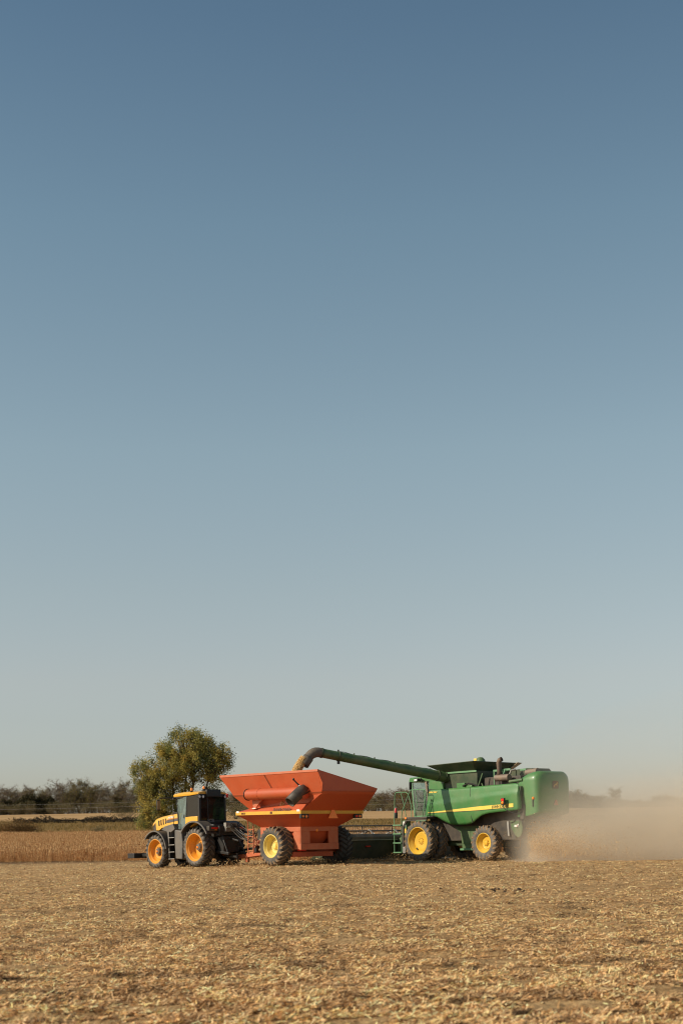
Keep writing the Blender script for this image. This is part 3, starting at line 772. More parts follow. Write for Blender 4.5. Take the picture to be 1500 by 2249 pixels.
# ------------------------------------------------------------------ tractor
def build_tractor():
    t = empty('tractor', (-6.564, 73.356, -.03), (0, RAD(1.8), RAD(180 - 48)))
    tag(t, 'yellow and black tractor pulling the red grain cart', 'tractor')
    B, G = M['black'], M['grey']
    # frame
    mb = MB()
    mb.box(-.75, 4.7, -.34, .34, .72, 1.35); mb.box(2.4, 4.75, -.3, .3, 1.3, 2.0); mb.box(-1.1, .5, -.42, .42, .65, 1.6)
    mb.box(-.12, .12, -1.0, 1.0, .86, 1.14); mb.box(3.5, 3.8, -.95, .95, .78, 1.02); mb.box(.0, 2.3, -.62, .62, 1.35, 1.95)
    mb.box(-1.0, .1, -.72, .72, 1.5, 2.15)
    mb.build('chassis', B, t, .03)
    # bonnet
    secs = []
    for x, hw, zt, zb in ((5.08, .24, 2.30, 2.22), (4.95, .33, 2.44, 2.28), (4.55, .42, 2.64, 2.46), (4.5, .43, 2.66, 2.05), (4.2, .45, 2.71, 2.04), (3.96, .46, 2.745, 2.15), (3.4, .47, 2.79, 2.245), (2.7, .49, 2.83, 2.31), (2.15, .50, 2.85, 2.33)):
        d = zt - zb
        secs.append([(x, -hw, zb), (x, hw, zb), (x, hw * 1.0, zb + d * .55), (x, hw * .93, zb + d * .85), (x, hw * .70, zt + .02), (x, 0, zt + .05), (x, -hw * .70, zt + .02), (x, -hw * .93, zb + d * .85), (x, -hw, zb + d * .55)])
    hood = MB().loft(secs).build('bonnet', M['yellow'], t, 0, 45)
    sl = MB()
    for x in (4.17, 3.96, 3.75, 3.54):
        for sd in (1, -1):
            y0, y1 = sd * .43, sd * .487
            sl.hexa([(x - .045, y0, 2.28 + (4.17 - x) * .13), (x + .035, y0, 2.28 + (4.17 - x) * .13), (x + .035, y1, 2.28 + (4.17 - x) * .13), (x - .045, y1, 2.28 + (4.17 - x) * .13), (x - .005, y0, 2.56 + (4.17 - x) * .13), (x + .075, y0, 2.56 + (4.17 - x) * .13), (x + .075, y1 - sd * .02, 2.56 + (4.17 - x) * .13), (x - .005, y1 - sd * .02, 2.56 + (4.17 - x) * .13)])
    sl.build('cooling_slots', B, hood, 0)
    MB().prism([(3.42, 2.40), (3.44, 2.52), (2.2, 2.60), (2.2, 2.49)], .40, .507).build('side_stripe', mat('stripe_grey', (.10, .09, .085), .5), hood)
    MB().prism([(3.42, 2.535), (3.42, 2.565), (2.2, 2.645), (2.2, 2.615)], .40, .506).build('side_pinstripe', mat('stripe_red', (.35, .12, .05), .5), hood)
    text_part('bonnet_lettering', 'FASTRAC', .13, M['lens'], hood, (3.30, .494, 2.62), (-1, 0, .06), (0, -.12, 1), .25, .004)
    # nose grille
    secs = []
    for x, hw, zt, zb in ((5.03, .23, 2.24, 2.0), (4.9, .32, 2.36, 1.98), (4.6, .40, 2.52, 1.98), (4.505, .415, 2.56, 2.0)):
        secs.append([(x, -hw, zb), (x, hw, zb), (x, hw, zt), (x, -hw, zt)])
    gr = MB().loft(secs).build('grille', M['black_dusty'], t, .02)
    for y in (-.14, .14): MB().box(5.02, 5.05, y - .08, y + .08, 2.08, 2.18).build('headlight', M['lens'], gr, .01)
    MB().box(4.1, 4.75, -.36, .36, 1.4, 2.03).build('radiator_cowl', B, t, .04)
    # exhaust hump and mirror-side intake on the bonnet
    MB().loft([[(x, y, z) for y, z in ((-.10, 2.75), (.10, 2.75), (.12, 2.9 + h), (-.08, 2.9 + h))] for x, h in ((3.5, -.1), (3.3, .06), (3.0, .07), (2.8, -.05))]).build('air_intake', B, t, .03)
    # side covers below the cab front
    MB().prism([(3.25, 2.02), (2.95, 2.20), (2.2, 2.30), (2.02, 2.02), (2.42, 1.85), (2.52, .6), (2.62, .52), (2.66, 1.5), (2.75, 1.92)], .62, .98).build('side_cover', G, t, .02)
    MB().prism([(3.25, 2.02), (2.95, 2.20), (2.2, 2.30), (2.02, 2.02), (2.42, 1.85), (2.52, .6), (2.62, .52), (2.66, 1.5), (2.75, 1.92)], -.98, -.62).build('side_cover', G, t, .02)
    for sd in (1, -1):
        MB().prism([(1.25, 1.9), (1.82, 1.98), (1.86, 1.3), (1.80, .47), (1.22, .42), (1.14, 1.2)], min(sd * .62, sd * 1.14), max(sd * .62, sd * 1.14)).build('fuel_tank', G, t, .05)
        st = MB().box(1.9, 1.93, min(sd * .75, sd * 1.05), max(sd * .75, sd * 1.05), .45, 1.9).box(2.44, 2.47, min(sd * .75, sd * 1.05), max(sd * .75, sd * 1.05), .45, 1.9).build('access_steps', B, t, .008)
        for k, z in enumerate((1.58, 1.20, .83, .47)):
            MB().box(1.93, 2.44, min(sd * .78, sd * (1.12 + .03 * (k > 2))), max(sd * .78, sd * (1.12 + .03 * (k > 2))), z - .02, z + .02).build('tread_plate', M['steel'], st, .006)
        # mudguards
        f = arch(MB(), 3.66, .9, 1.06, 40, 172, min(sd * .62, sd * 1.17), max(sd * .62, sd * 1.17), .03).build('front_mudguard', M['black_dusty'], t, .01)
        arch(MB(), 3.66, .9, 1.045, 38, 174, min(sd * 1.15, sd * 1.2), max(sd * 1.15, sd * 1.2), .06).build('mudguard_edge', G, f)
        f = arch(MB(), 0, 1.0, 1.31, 38, 150, min(sd * .60, sd * 1.27), max(sd * .60, sd * 1.27), .04).build('rear_mudguard', M['black_dusty'], t, .012)
        arch(MB(), 0, 1.0, 1.285, 36, 150, min(sd * 1.255, sd * 1.31), max(sd * 1.255, sd * 1.31), .075).build('mudguard_edge', G, f)
        MB().prism([(1.03, 1.9), (1.03, 1.2), (.97, 1.2), (.85, 2.0)], min(sd * .62, sd * .7), max(sd * .62, sd * .7)).build('mudguard_skirt', B, f)
        # tail lamps on the back of the mudguards
        tl = MB().box(-1.22, -.98, min(sd * .52, sd * 1.16), max(sd * .52, sd * 1.16), 1.80, 2.06).build('tail_light', M['black_dusty'], t, .03)
        MB().box(-1.235, -1.2, min(sd * .62, sd * 1.02), max(sd * .62, sd * 1.02), 1.9, 1.98).build('lens', M['redrefl'], tl, .01)
        MB().box(-1.235, -1.2, min(sd * .66, sd * .82), max(sd * .66, sd * .82), 1.83, 1.87).build('lens', M['amber'], tl, .008)
    # cab: posts, glass, roof
    cf = MB()
    for sd in (1, -1):
        cf.bar((2.02, sd * .70, 1.95), (2.06, sd * .74, 3.72), .07, .07); cf.bar((1.20, sd * .86, 1.95), (1.0, sd * .86, 3.72), .07, .06); cf.bar((.05, sd * .80, 2.2), (.03, sd * .80, 3.72), .12, .12)
        cf.bar((2.02, sd * .70, 2.0), (1.2, sd * .86, 2.0), .06, .1); cf.bar((2.06, sd * .74, 3.7), (.03, sd * .82, 3.7), .10, .12); cf.bar((1.2, sd * .86, 2.3), (.05, sd * .8, 2.3), .05, .1)
    cf.bar((.03, -.8, 3.66), (.03, .8, 3.66), .12, .16); cf.bar((.03, -.8, 2.3), (.03, .8, 2.3), .1, .22); cf.bar((2.06, -.72, 3.68), (2.06, .72, 3.68), .1, .1); cf.bar((2.03, -.7, 2.0), (2.03, .7, 2.0), .08, .1)
    cf.box(.0, 2.05, -.78, .78, 1.88, 1.98); cf.bar((.02, .30, 2.35), (.02, .32, 3.6), .06, .08); cf.box(.1, .2, -.75, .75, 2.0, 2.45)
    cf.build('cab_frame', B, t, .012)
    for sd in (1, -1):
        d = MB().add([(2.0, sd * .745, 2.02), (1.22, sd * .89, 2.02), (1.02, sd * .89, 3.66), (2.04, sd * .78, 3.66)], [(0, 1, 2, 3)]).build('cab_door', M['glass_dusty_sky'], t, smooth=0, solid=.012)
        MB().bar((1.28, sd * .91, 2.55), (1.26, sd * .91, 2.75), .03, .04).build('door_handle', B, d, .008)
        MB().add([(1.16, sd * .875, 2.62), (.08, sd * .845, 2.60), (.06, sd * .845, 3.62), (1.0, sd * .875, 3.66)], [(0, 1, 2, 3)]).build('side_window', M['glass_dark'], t, smooth=0, solid=.012)
        MB().loft([[(x, sd * .60, z0), (x, sd * y, z0), (x, sd * y, z1), (x, sd * .60, z1)] for x, y, z0, z1 in ((1.18, .905, 1.95, 2.60), (.6, .93, 2.1, 2.61), (.10, .90, 2.25, 2.60))]).build('lower_side_panel', M['yellow'], t, .02)
    MB().add([(.0, -.74, 2.42), (.0, .74, 2.42), (.0, .74, 3.58), (.0, -.74, 3.58)], [(0, 1, 2, 3)]).build('rear_window', M['glass_dark'], t, smooth=0, solid=.012)
    text_part('rear_lettering', 'JCB', .22, mat('dim_lettering', (.16, .15, .14), .5), t, (-.035, .36, 2.30), (0, -1, 0), (0, 0, 1), 0, .012, 1.25)
    MB().add([(2.07, -.68, 2.05), (2.07, .68, 2.05), (2.09, .7, 3.62), (2.09, -.7, 3.62)], [(0, 1, 2, 3)]).build('windscreen', M['glass'], t, smooth=0, solid=.012)
    secs = []
    for x, hw, z0, z1 in ((2.30, .74, 3.72, 3.80), (2.22, .84, 3.70, 3.88), (1.6, .91, 3.70, 3.91), (.7, .92, 3.70, 3.91), (.3, .92, 3.72, 3.87), (-.02, .88, 3.74, 3.85)):
        secs.append([(x, -hw, z0), (x, hw, z0), (x, hw + .02, (z0 + z1) / 2), (x, hw - .06, z1 - .02), (x, hw * .6, z1 + .02), (x, -hw * .6, z1 + .02), (x, -hw + .06, z1 - .02), (x, -hw - .02, (z0 + z1) / 2)])
    MB().loft(secs).build('cab_roof', M['yellow'], t, .01, 50)
    MB().box(-.12, .35, -.50, .42, 3.58, 3.97).build('roof_vent_box', B, t, .04)
    MB().box(.0, 2.2, -.86, .86, 3.60, 3.70).build('roof_lining', B, t, .02)
    for x, y in ((.62, .84), (.12, .42)):
        b = MB().lathe([(.07, 0), (.075, .06), (.001, .07)], (x, y, 3.88 if x > .3 else 3.95), n=14, axis='Z').build('beacon', B, t)
        MB().lathe([(.062, .06), (.066, .15), (.05, .20), (.001, .215)], (x, y, 3.88 if x > .3 else 3.95), n=14, axis='Z').build('beacon_lens', M['amber'], b)
    for y in (.86, .62, -.78):
        l = MB().lathe([(.02, .05), (.07, .02), (.085, -.06), (.08, -.07)], (-.02 if abs(y) > .7 else .0, y, 3.60), n=16, axis='X').build('work_light', B, t)
        MB().lathe([(.072, -.062), (.001, -.075)], (-.02 if abs(y) > .7 else .0, y, 3.60), n=16, axis='X').build('lens', M['lens'], l)
    MB().box(-.16, -.08, -.93, -.83, 3.56, 3.76).build('marker_lamp', M['redrefl'], t, .015)
    MB().tube([(-.02, -.2, 3.9), (-.03, -.2, 4.35)], .008, 5).build('antenna', M['steel'], t)
    # things inside the cab
    MB().box(.75, 1.2, -.25, .25, 2.0, 2.4).box(.62, .76, -.25, .25, 2.35, 3.05).build('seat', M['black_dusty'], t, .06)
    ms = MB().lathe([(.19, -.015), (.21, 0), (.19, .015), (.17, 0), (.19, -.015)], n=20, axis='Z')
    ms.v = [tuple(Matrix.Translation((1.55, 0, 2.62)) @ Matrix.Rotation(RAD(-35), 4, 'Y') @ Vector(q)) for q in ms.v]
    ms.tube([(1.75, 0, 2.0), (1.55, 0, 2.62)], .04, 8).build('steering_column', B, t)
    MB().box(1.2, 1.26, -.55, -.30, 2.6, 2.85).build('monitor', B, t, .01)
    # mirrors, grab rail
    for sd in (1, -1):
        m = MB().tube([(2.1, sd * .8, 3.62), (2.25, sd * 1.15, 3.66), (2.36, sd * 1.62, 3.64), (2.38, sd * 1.68, 3.55)], .03, 8).box(2.02, 2.25, min(sd * .7, sd * 1.0), max(sd * .7, sd * 1.0), 3.57, 3.66).build('mirror_arm', B, t, .0)
        MB().box(2.36, 2.46, min(sd * 1.58, sd * 1.80), max(sd * 1.58, sd * 1.80), 3.02, 3.55).build('mirror', B, m, .03)
        MB().box(2.345, 2.362, min(sd * 1.60, sd * 1.78), max(sd * 1.60, sd * 1.78), 3.06, 3.51).build('mirror_glass', mat('mirror_face', (.35, .2, .1), .2, .6) if sd > 0 else M['steel'], m)
        MB().tube([(2.02, sd * .82, 3.34), (1.96, sd * 1.06, 3.32), (1.94, sd * 1.12, 3.2), (1.90, sd * 1.12, 2.25), (1.80, sd * .98, 2.12), (1.72, sd * .88, 2.12)], .018, 6).build('grab_rail', B, t)
    # front linkage weight
    MB().box(5.9, 6.55, -.95, .95, .60, .87).build('front_weight', B, t, .02)
    MB().bar((4.5, .4, .8), (5.95, .4, .74), .14, .16).bar((4.5, -.4, .8), (5.95, -.4, .74), .14, .16).build('front_linkage', B, t, .015)
    # rear: linkage, drawbar, hoses
    mb = MB()
    mb.box(-1.5, -1.0, -.5, .5, .7, 1.5); mb.bar((-.9, .5, .75), (-2.0, .55, .62), .1, .14).bar((-.9, -.5, .75), (-2.0, -.55, .62), .1, .14)
    mb.bar((-1.2, .42, 1.75), (-1.9, .55, .66), .07, .07).bar((-1.2, -.42, 1.75), (-1.9, -.55, .66), .07, .07).bar((-1.0, 0, 1.5), (-2.1, 0, 1.25), .09, .09)
    mb.box(-1.35, -.95, -.62, .62, 1.55, 2.05)
    mb.build('rear_linkage', B, t, .02)
    MB().bar((-.9, 0, .52), (-2.05, 0, .44), .16, .1).lathe([(.06, -.12), (.06, .2)], (-1.95, 0, .44), n=12, axis='Z', caps=False).build('drawbar', B, t, .01)
    rng = np.random.default_rng(3)
    blk = MB().box(-1.5, -1.32, -.40, .32, 1.75, 2.2)
    for k in range(7): blk.tube([(-1.5, -.34 + k * .1, 1.95), (-1.62, -.34 + k * .1, 1.97)], .035, 8)
    blk.build('hydraulic_couplers', M['steel'], t, .01)
    for k in range(10):
        y = -.36 + .075 * k; sag = rng.uniform(.15, 1.0); yo = rng.uniform(-.7, .2); up = rng.uniform(.05, .22)
        P0, P1 = Vector((-1.6, y, 1.97)), Vector((-3.3, yo * .6, 1.35 + rng.uniform(-.1, .5)))
        path = [P0, P0 + Vector((-.18, 0, up))]
        for q in np.linspace(.15, 1, 9): path.append(P0.lerp(P1, q) + Vector((0, (yo - y) * .5 * math.sin(math.pi * q), up * (1 - q) - sag * math.sin(math.pi * q) * (.4 + .6 * q))))
        MB().tube(path, rng.uniform(.018, .03), 7).build('hydraulic_hose', B if k % 3 else M['black_dusty'], t)
    # wheels
    for sd in (1, -1):
        wheel(t, (0, sd * .925, 1.01), 1.01, .71, .685, M['rim_orange'], M['hub'], M['tread'], M['rubber_grey'], 21, sd, .44, .22, .22, .055, .05, cap_mat=M['amber'], bolts=12)
        wheel(t, (3.66, sd * .86, .905), .905, .60, .615, M['rim_orange'], M['hub'], M['tread'], M['rubber_grey'], 19, sd, .30, .20, .16, .05, .12, cap_mat=M['amber'], bolts=12)
    return t

# ------------------------------------------------------------------ grain cart
def build_cart():
    c = empty('grain_cart', (-1.954, 69.279, .088), (0, 0, RAD(180 - 49)))
    tag(c, 'red-orange grain cart being filled between the tractor and the combine', 'grain cart')
    R, RW, RF = M['red'], M['red_wall'], M['red_frame']
    def lerp(a, b, n=2): return [tuple(np.array(a) + (np.array(b) - np.array(a)) * k / n) for k in range(n + 1)]
    # outline of each wall, front to rear; left wall carries the auger recess
    Lf = [(2.66, 1.93, 2.60), (2.34, 1.36, 2.77), (3.10, 1.69, 3.37), (3.14, 1.72, 3.46), (3.86, 2.0, 4.36), (3.90, 2.0, 4.46)]
    Lr = [(-2.33, 1.93, 2.60), (-2.50, 1.60, 2.98), (-3.52, 1.66, 3.37), (-3.60, 1.70, 3.46), (-3.64, 1.96, 4.38), (-3.62, 1.96, 4.47)]
    Rf = [(2.66, -1.93, 2.60), (2.8, -1.85, 2.9), (3.10, -1.66, 3.37), (3.14, -1.66, 3.46), (3.2, -1.72, 3.60), (3.2, -1.72, 3.64)]
    Rr = [(-2.33, -1.93, 2.60), (-2.65, -1.85, 2.9), (-3.52, -1.62, 3.37), (-3.60, -1.62, 3.46), (-3.62, -1.72, 3.60), (-3.62, -1.72, 3.64)]
    def wall(A, Bp, skip=()):
        mb = MB()
        for k in range(len(A) - 1):
            if k in skip: continue
            mb.add([A[k], Bp[k], Bp[k + 1], A[k + 1]], [(0, 1, 2, 3)])
        return mb
    hop = wall(Lf, Lr, (2, 4)).build('left_wall', R, c, smooth=0, solid=.02)
    # the raised rear edge of the left upper panel
    MB().add([Lr[3], (-3.78, 1.80, 3.84), Lr[4]], [(0, 1, 2)]).build('rear_flange', R, hop, smooth=0, solid=.012)
    MB().hexa([Lf[2], Lr[2], (Lr[2][0], Lr[2][1] - .1, Lr[2][2]), (Lf[2][0], Lf[2][1] - .1, Lf[2][2]), (Lf[3][0], Lf[3][1] + .06, Lf[3][2]), (Lr[3][0], Lr[3][1] + .06, Lr[3][2]), (Lr[3][0], Lr[3][1] - .1, Lr[3][2]), (Lf[3][0], Lf[3][1] - .1, Lf[3][2])]).build('side_ledge', RF, hop)
    MB().hexa([(3.86, 2.03, 4.35), (-3.64, 1.99, 4.37), (-3.64, 1.88, 4.37), (3.86, 1.92, 4.35), (3.9, 2.02, 4.47), (-3.63, 1.98, 4.48), (-3.63, 1.88, 4.48), (3.9, 1.92, 4.47)]).build('top_rim', RF, hop, .012)
    MB().tube([(-.17, 1.77, 3.47), (.30, 2.03, 4.37)], .014, 6).tube([(-.17, 1.80, 3.47), (-.17, 1.74, 3.43)], .03, 6).build('wall_seam', M['letter_red'], hop)
    wall(Rf, Rr).build('right_wall', RW, c, smooth=0, solid=.02)
    rw = MB().add([Lr[0], Rr[0], Rr[2], Lr[2]], [(0, 1, 2, 3)]).add([Lr[0], Lr[2], Lr[1]], [(0, 1, 2)]).add([Lr[2], Rr[2], Rr[3], Lr[3]], [(0, 1, 2, 3)]).add([Lr[3], Rr[3], Rr[5], Lr[5]], [(0, 1, 2, 3)]).build('rear_wall', RW, c, smooth=0, solid=.02)
    MB().hexa([(-3.56, 1.66, 3.36), (-3.56, -1.60, 3.36), (-3.44, -1.60, 3.36), (-3.44, 1.66, 3.36), (-3.645, 1.68, 3.48), (-3.645, -1.6, 3.48), (-3.5, -1.6, 3.48), (-3.5, 1.68, 3.48)]).build('rear_crease', RW, rw)
    MB().add([Lf[1], Rf[1], Rf[2], Lf[2]], [(0, 1, 2, 3)]).add([Lf[2], Rf[2], Rf[5], Lf[5]], [(0, 1, 2, 3)]).add([Lf[0], Rf[0], Rf[1], Lf[1]], [(0, 1, 2, 3)]).build('front_wall', R, c, smooth=0, solid=.02)
    # lower funnel
    T = [(2.62, 1.90, 2.46), (-2.30, 1.90, 2.46), (-2.30, -1.90, 2.46), (2.62, -1.90, 2.46)]
    Bt = [(1.62, 1.14, 1.84), (-1.33, 1.14, 1.84), (-1.33, -1.14, 1.84), (1.62, -1.14, 1.84)]
    lo = MB()
    for k in range(4): lo.add([T[k], T[(k + 1) % 4], Bt[(k + 1) % 4], Bt[k]], [(0, 1, 2, 3)])
    V = [(.9, .5, 1.0), (-.9, .5, 1.0), (-.9, -.5, 1.0), (.9, -.5, 1.0)]
    for k in range(4): lo.add([Bt[k], Bt[(k + 1) % 4], V[(k + 1) % 4], V[k]], [(0, 1, 2, 3)])
    lo.add(V, [(0, 1, 2, 3)])
    lo.build('lower_funnel', RW, c, smooth=0, solid=.02)
    # yellow band with its lettering
    bd = MB()
    bd.box(-2.345, 2.675, 1.90, 1.95, 2.46, 2.62).box(-2.345, 2.675, -1.95, -1.90, 2.46, 2.62).box(-2.355, -2.30, -1.951, 1.951, 2.459, 2.621).box(2.62, 2.68, -1.951, 1.951, 2.459, 2.621)
    bd = bd.build('yellow_band', M['band'], c)
    text_part('maker_lettering', 'SUNFLOWER', .20, M['letter_red'], bd, (-.26, 1.955, 2.615), (-1, 0, 0), (0, -.15, 1), .3, .006, 1.12)
    MB().box(-.21, -.05, 1.953, 1.96, 2.49, 2.60).build('maker_mark', M['letter_red'], bd)
    text_part('model_number', '8850', .13, M['letter_red'], bd, (2.25, 1.955, 2.49), (-1, 0, 0), (0, 0, 1), .2, .002, 1.3)
    for x0, x1 in ((2.42, 2.62), (-2.28, -2.06)): MB().box(x0, x1, 1.952, 1.958, 2.57, 2.66).build('reflector', M['white'], bd)
    MB().box(-2.363, -2.356, 1.70, 1.90, 2.625, 2.665).build('reflector', M['redrefl'], bd)
    MB().box(-2.363, -2.356, 1.38, 1.66, 2.625, 2.67).build('reflector', M['white'], bd)
    MB().box(-2.363, -2.356, -1.72, -1.40, 2.625, 2.67).build('reflector', M['white'], bd)
    MB().box(-2.363, -2.356, -1.86, -1.74, 2.625, 2.665).build('reflector', M['redrefl'], bd)
    # slow-vehicle triangle, lamps
    tr = MB().prismx([(.30, 2.24), (-.30, 2.24), (-.06, 2.66), (.06, 2.66)], -2.40, -2.385).build('warning_triangle', M['orange_refl'], c)
    MB().prismx([(.20, 2.28), (-.20, 2.28), (0, 2.60)], -2.41, -2.402).build('triangle_face', M['orange_refl'], tr)
    MB().box(-2.385, -2.36, -.02, .02, 2.3, 2.6).build('triangle_bracket', M['black'], tr)
    for y in (1.72, -1.62):
        lb = MB().box(-2.36, -2.22, y - .26, y + .22, 2.24, 2.44).build('tail_light', M['black'], c, .01)
        MB().lathe([(.07, 0), (.06, -.03), (.001, -.04)], (-2.36, y - .10, 2.34), n=14, axis='X').build('lens', M['orange_refl'], lb)
        MB().lathe([(.06, 0), (.05, -.03), (.001, -.04)], (-2.36, y + .1, 2.34), n=14, axis='X').build('lens', M['amber'] if y > 0 else M['redrefl'], lb)
    MB().box(-1.39, -1.34, .10, .22, 1.62, 1.76).build('amber_marker', M['amber'], c, .01)
    # frame under the hopper
    fr = MB()
    fr.box(-1.38, -1.30, -1.17, 1.17, 1.64, 1.86); fr.box(-1.38, -1.30, .60, 1.17, 1.06, 1.638); fr.box(-1.38, -1.30, -1.17, -.58, 1.06, 1.638); fr.box(-1.40, -1.29, -1.19, 1.18, .76, 1.058)
    for sd in (1, -1):
        y0, y1 = sorted((sd * 1.10, sd * 1.18))
        fr.box(-1.296, 1.7, y0, y1, 1.63, 1.85); fr.box(-1.296, -.86, y0, y1, .78, 1.628); fr.box(1.2, 1.7, y0, y1, .78, 1.628); fr.box(-.86, 1.2, y0, y1, .78, .92)
    fr.box(1.62, 1.72, -1.10, 1.10, .8, 1.85)
    fr.build('frame', RF, c, .008)
    for sd in (1, -1): MB().box(-.86, 1.2, min(sd * 1.06, sd * 1.09), max(sd * 1.06, sd * 1.09), .93, 1.62).build('light_block_plate', RW, c)  # added plates that keep sunlight out of the frame
    MB().box(-.6, .6, -.9, .9, .74, .9).prism([(-.9, 1.6), (.9, 1.6), (.3, .86), (-.3, .86)], -.5, .9).build('discharge_box', M['black_dusty'], c)  # painted black for the shade inside the rear frame window
    MB().tube([(-.9, .2, 1.1), (.6, .3, 1.5)], .2, 12).build('lower_auger', RW, c)
    ax = MB().box(-.16, .16, -2.2, 1.55, .62, .90).box(-.9, -.62, -1.25, 1.25, .42, .66)
    for k in range(6): ax.lathe([(.03, 0), (.03, -.01), (.001, -.012)], (-.9, -.9 + k * .32, .54), n=8, axis='X')
    ax.build('axle', RW, c, .015)
    MB().box(-1.1, -.95, .62, 1.05, .70, .78).build('red_plate', M['redrefl'], c, .01)
    MB().box(-1.25, -.75, 1.02, 1.10, 1.0, 1.34).build('tool_box', R, c, .03)
    # drawbar tongue
    MB().hexa([(1.6, -.55, .55), (1.6, .55, .55), (1.6, .55, .85), (1.6, -.55, .85), (5.25, -.1, .25), (5.25, .1, .25), (5.25, .1, .44), (5.25, -.1, .44)]).build('tongue', RF, c, .02)
    MB().box(5.24, 5.75, -.09, .09, .30, .40).build('hitch', M['black'], c, .02)
    MB().box(4.0, 4.2, .12, .26, .1, .5).build('jack_stand', RF, c, .015)
    MB().tube([(5.6, .05, .6), (3.5, .05, .85), (1.6, 0, .95)], .06, 8).build('drive_shaft', M['black'], c)
    # front ladder and rails
    la = MB()
    for x in (2.72, 2.28): la.tube([(x, 1.18, .55), (x, 1.18, 2.1), (x - .05, 1.3, 2.46)], .028, 7)
    for z in (.7, 1.05, 1.4, 1.75): la.tube([(2.72, 1.18, z), (2.28, 1.18, z)], .02, 6)
    la.build('ladder', RF, c)
    MB().box(1.75, 2.2, .6, 1.0, 1.2, 1.75).build('hydraulic_tank', M['black_dusty'], c, .03)
    hz = MB()
    for k in range(6):
        y = .5 + .09 * k; hz.tube([(2.6, y - .4, .75 + .05 * k), (2.45, y, 1.0 + .08 * k), (2.3, y + .12, .85), (2.1, y + .05, 1.2), (1.75, y - .2, 1.1)], .024, 6)
    hz.build('valve_hoses', RF, c)
    MB().box(2.2, 2.5, .7, 1.05, .6, .95).build('valve_block', M['black'], c, .03)
    # unloading auger folded along the left side
    A = Vector((1.62, 1.98, 3.45)); E = Vector((-2.42, 1.98, 3.45))
    au = MB().tube([A, E], .262, 28).build('folded_auger_tube', R, c, smooth=50)
    MB().lathe([(.262, .0), (.292, .0), (.292, .035), (.262, .035)], (1.60, 1.98, 3.45), n=28, axis='X').build('end_ring', M['black'], au)
    MB().lathe([(.262, .0), (.272, .0), (.272, .05), (.262, .05)], (.62, 1.98, 3.45), n=28, axis='X').build('joint_ring', R, au)
    MB().prism([(1.55, 3.20), (.72, 3.22), (1.02, 3.02), (1.25, 2.80), (1.45, 2.80), (1.52, 3.0)], 1.74, 1.80).box(1.05, 1.5, 1.5, 1.92, 2.74, 2.80).build('auger_bracket', RF, au, .008)
    MB().box(1.12, 1.36, 1.92, 1.93, 2.755, 2.80).build('bracket_reflector', M['white'], au)
    # rubber boot of the auger
    sp = MB(); path = [(-2.50, 1.80, 3.58), (-2.46, 2.02, 3.48), (-2.42, 2.28, 3.28), (-2.38, 2.62, 2.98)]
    sp.tube(path, [.25, .265, .255, .25], 22, caps=False)
    b = sp.build('rubber_spout', M['black_dusty'], c, smooth=50, solid=.025)
    MB().lathe([(.27, 0), (.27, -.05), (.20, -.07), (.001, -.07)], (-2.62, 1.92, 3.42), n=22, axis='X').tube([(-2.70, 1.98, 3.44), (-2.75, 1.72, 3.58)], .03, 6).build('end_plate', RW, b)
    MB().tube([(-2.42, 1.98, 3.70), (-2.30, 2.12, 3.88), (-2.22, 2.22, 4.02)], [.045, .035, .035], 8).ball((-2.20, 2.24, 4.06), .06).build('spout_cylinder', M['black'], b)
    MB().tube([(-2.40, 2.0, 3.72), (-2.36, 2.04, 3.78)], .05, 8).build('cylinder_rod', M['lens'], b)
    for sd in (1, -1):
        wheel(c, (0, 1.565 if sd > 0 else -2.2, .945), .945, .77, .53, M['rim_pale'], M['rim_pale'], M['tread_mud'] if sd > 0 else M['tread'], M['rubber'], 22, sd, .34, .16, .14, .055, .1, bolts=10)
    return c

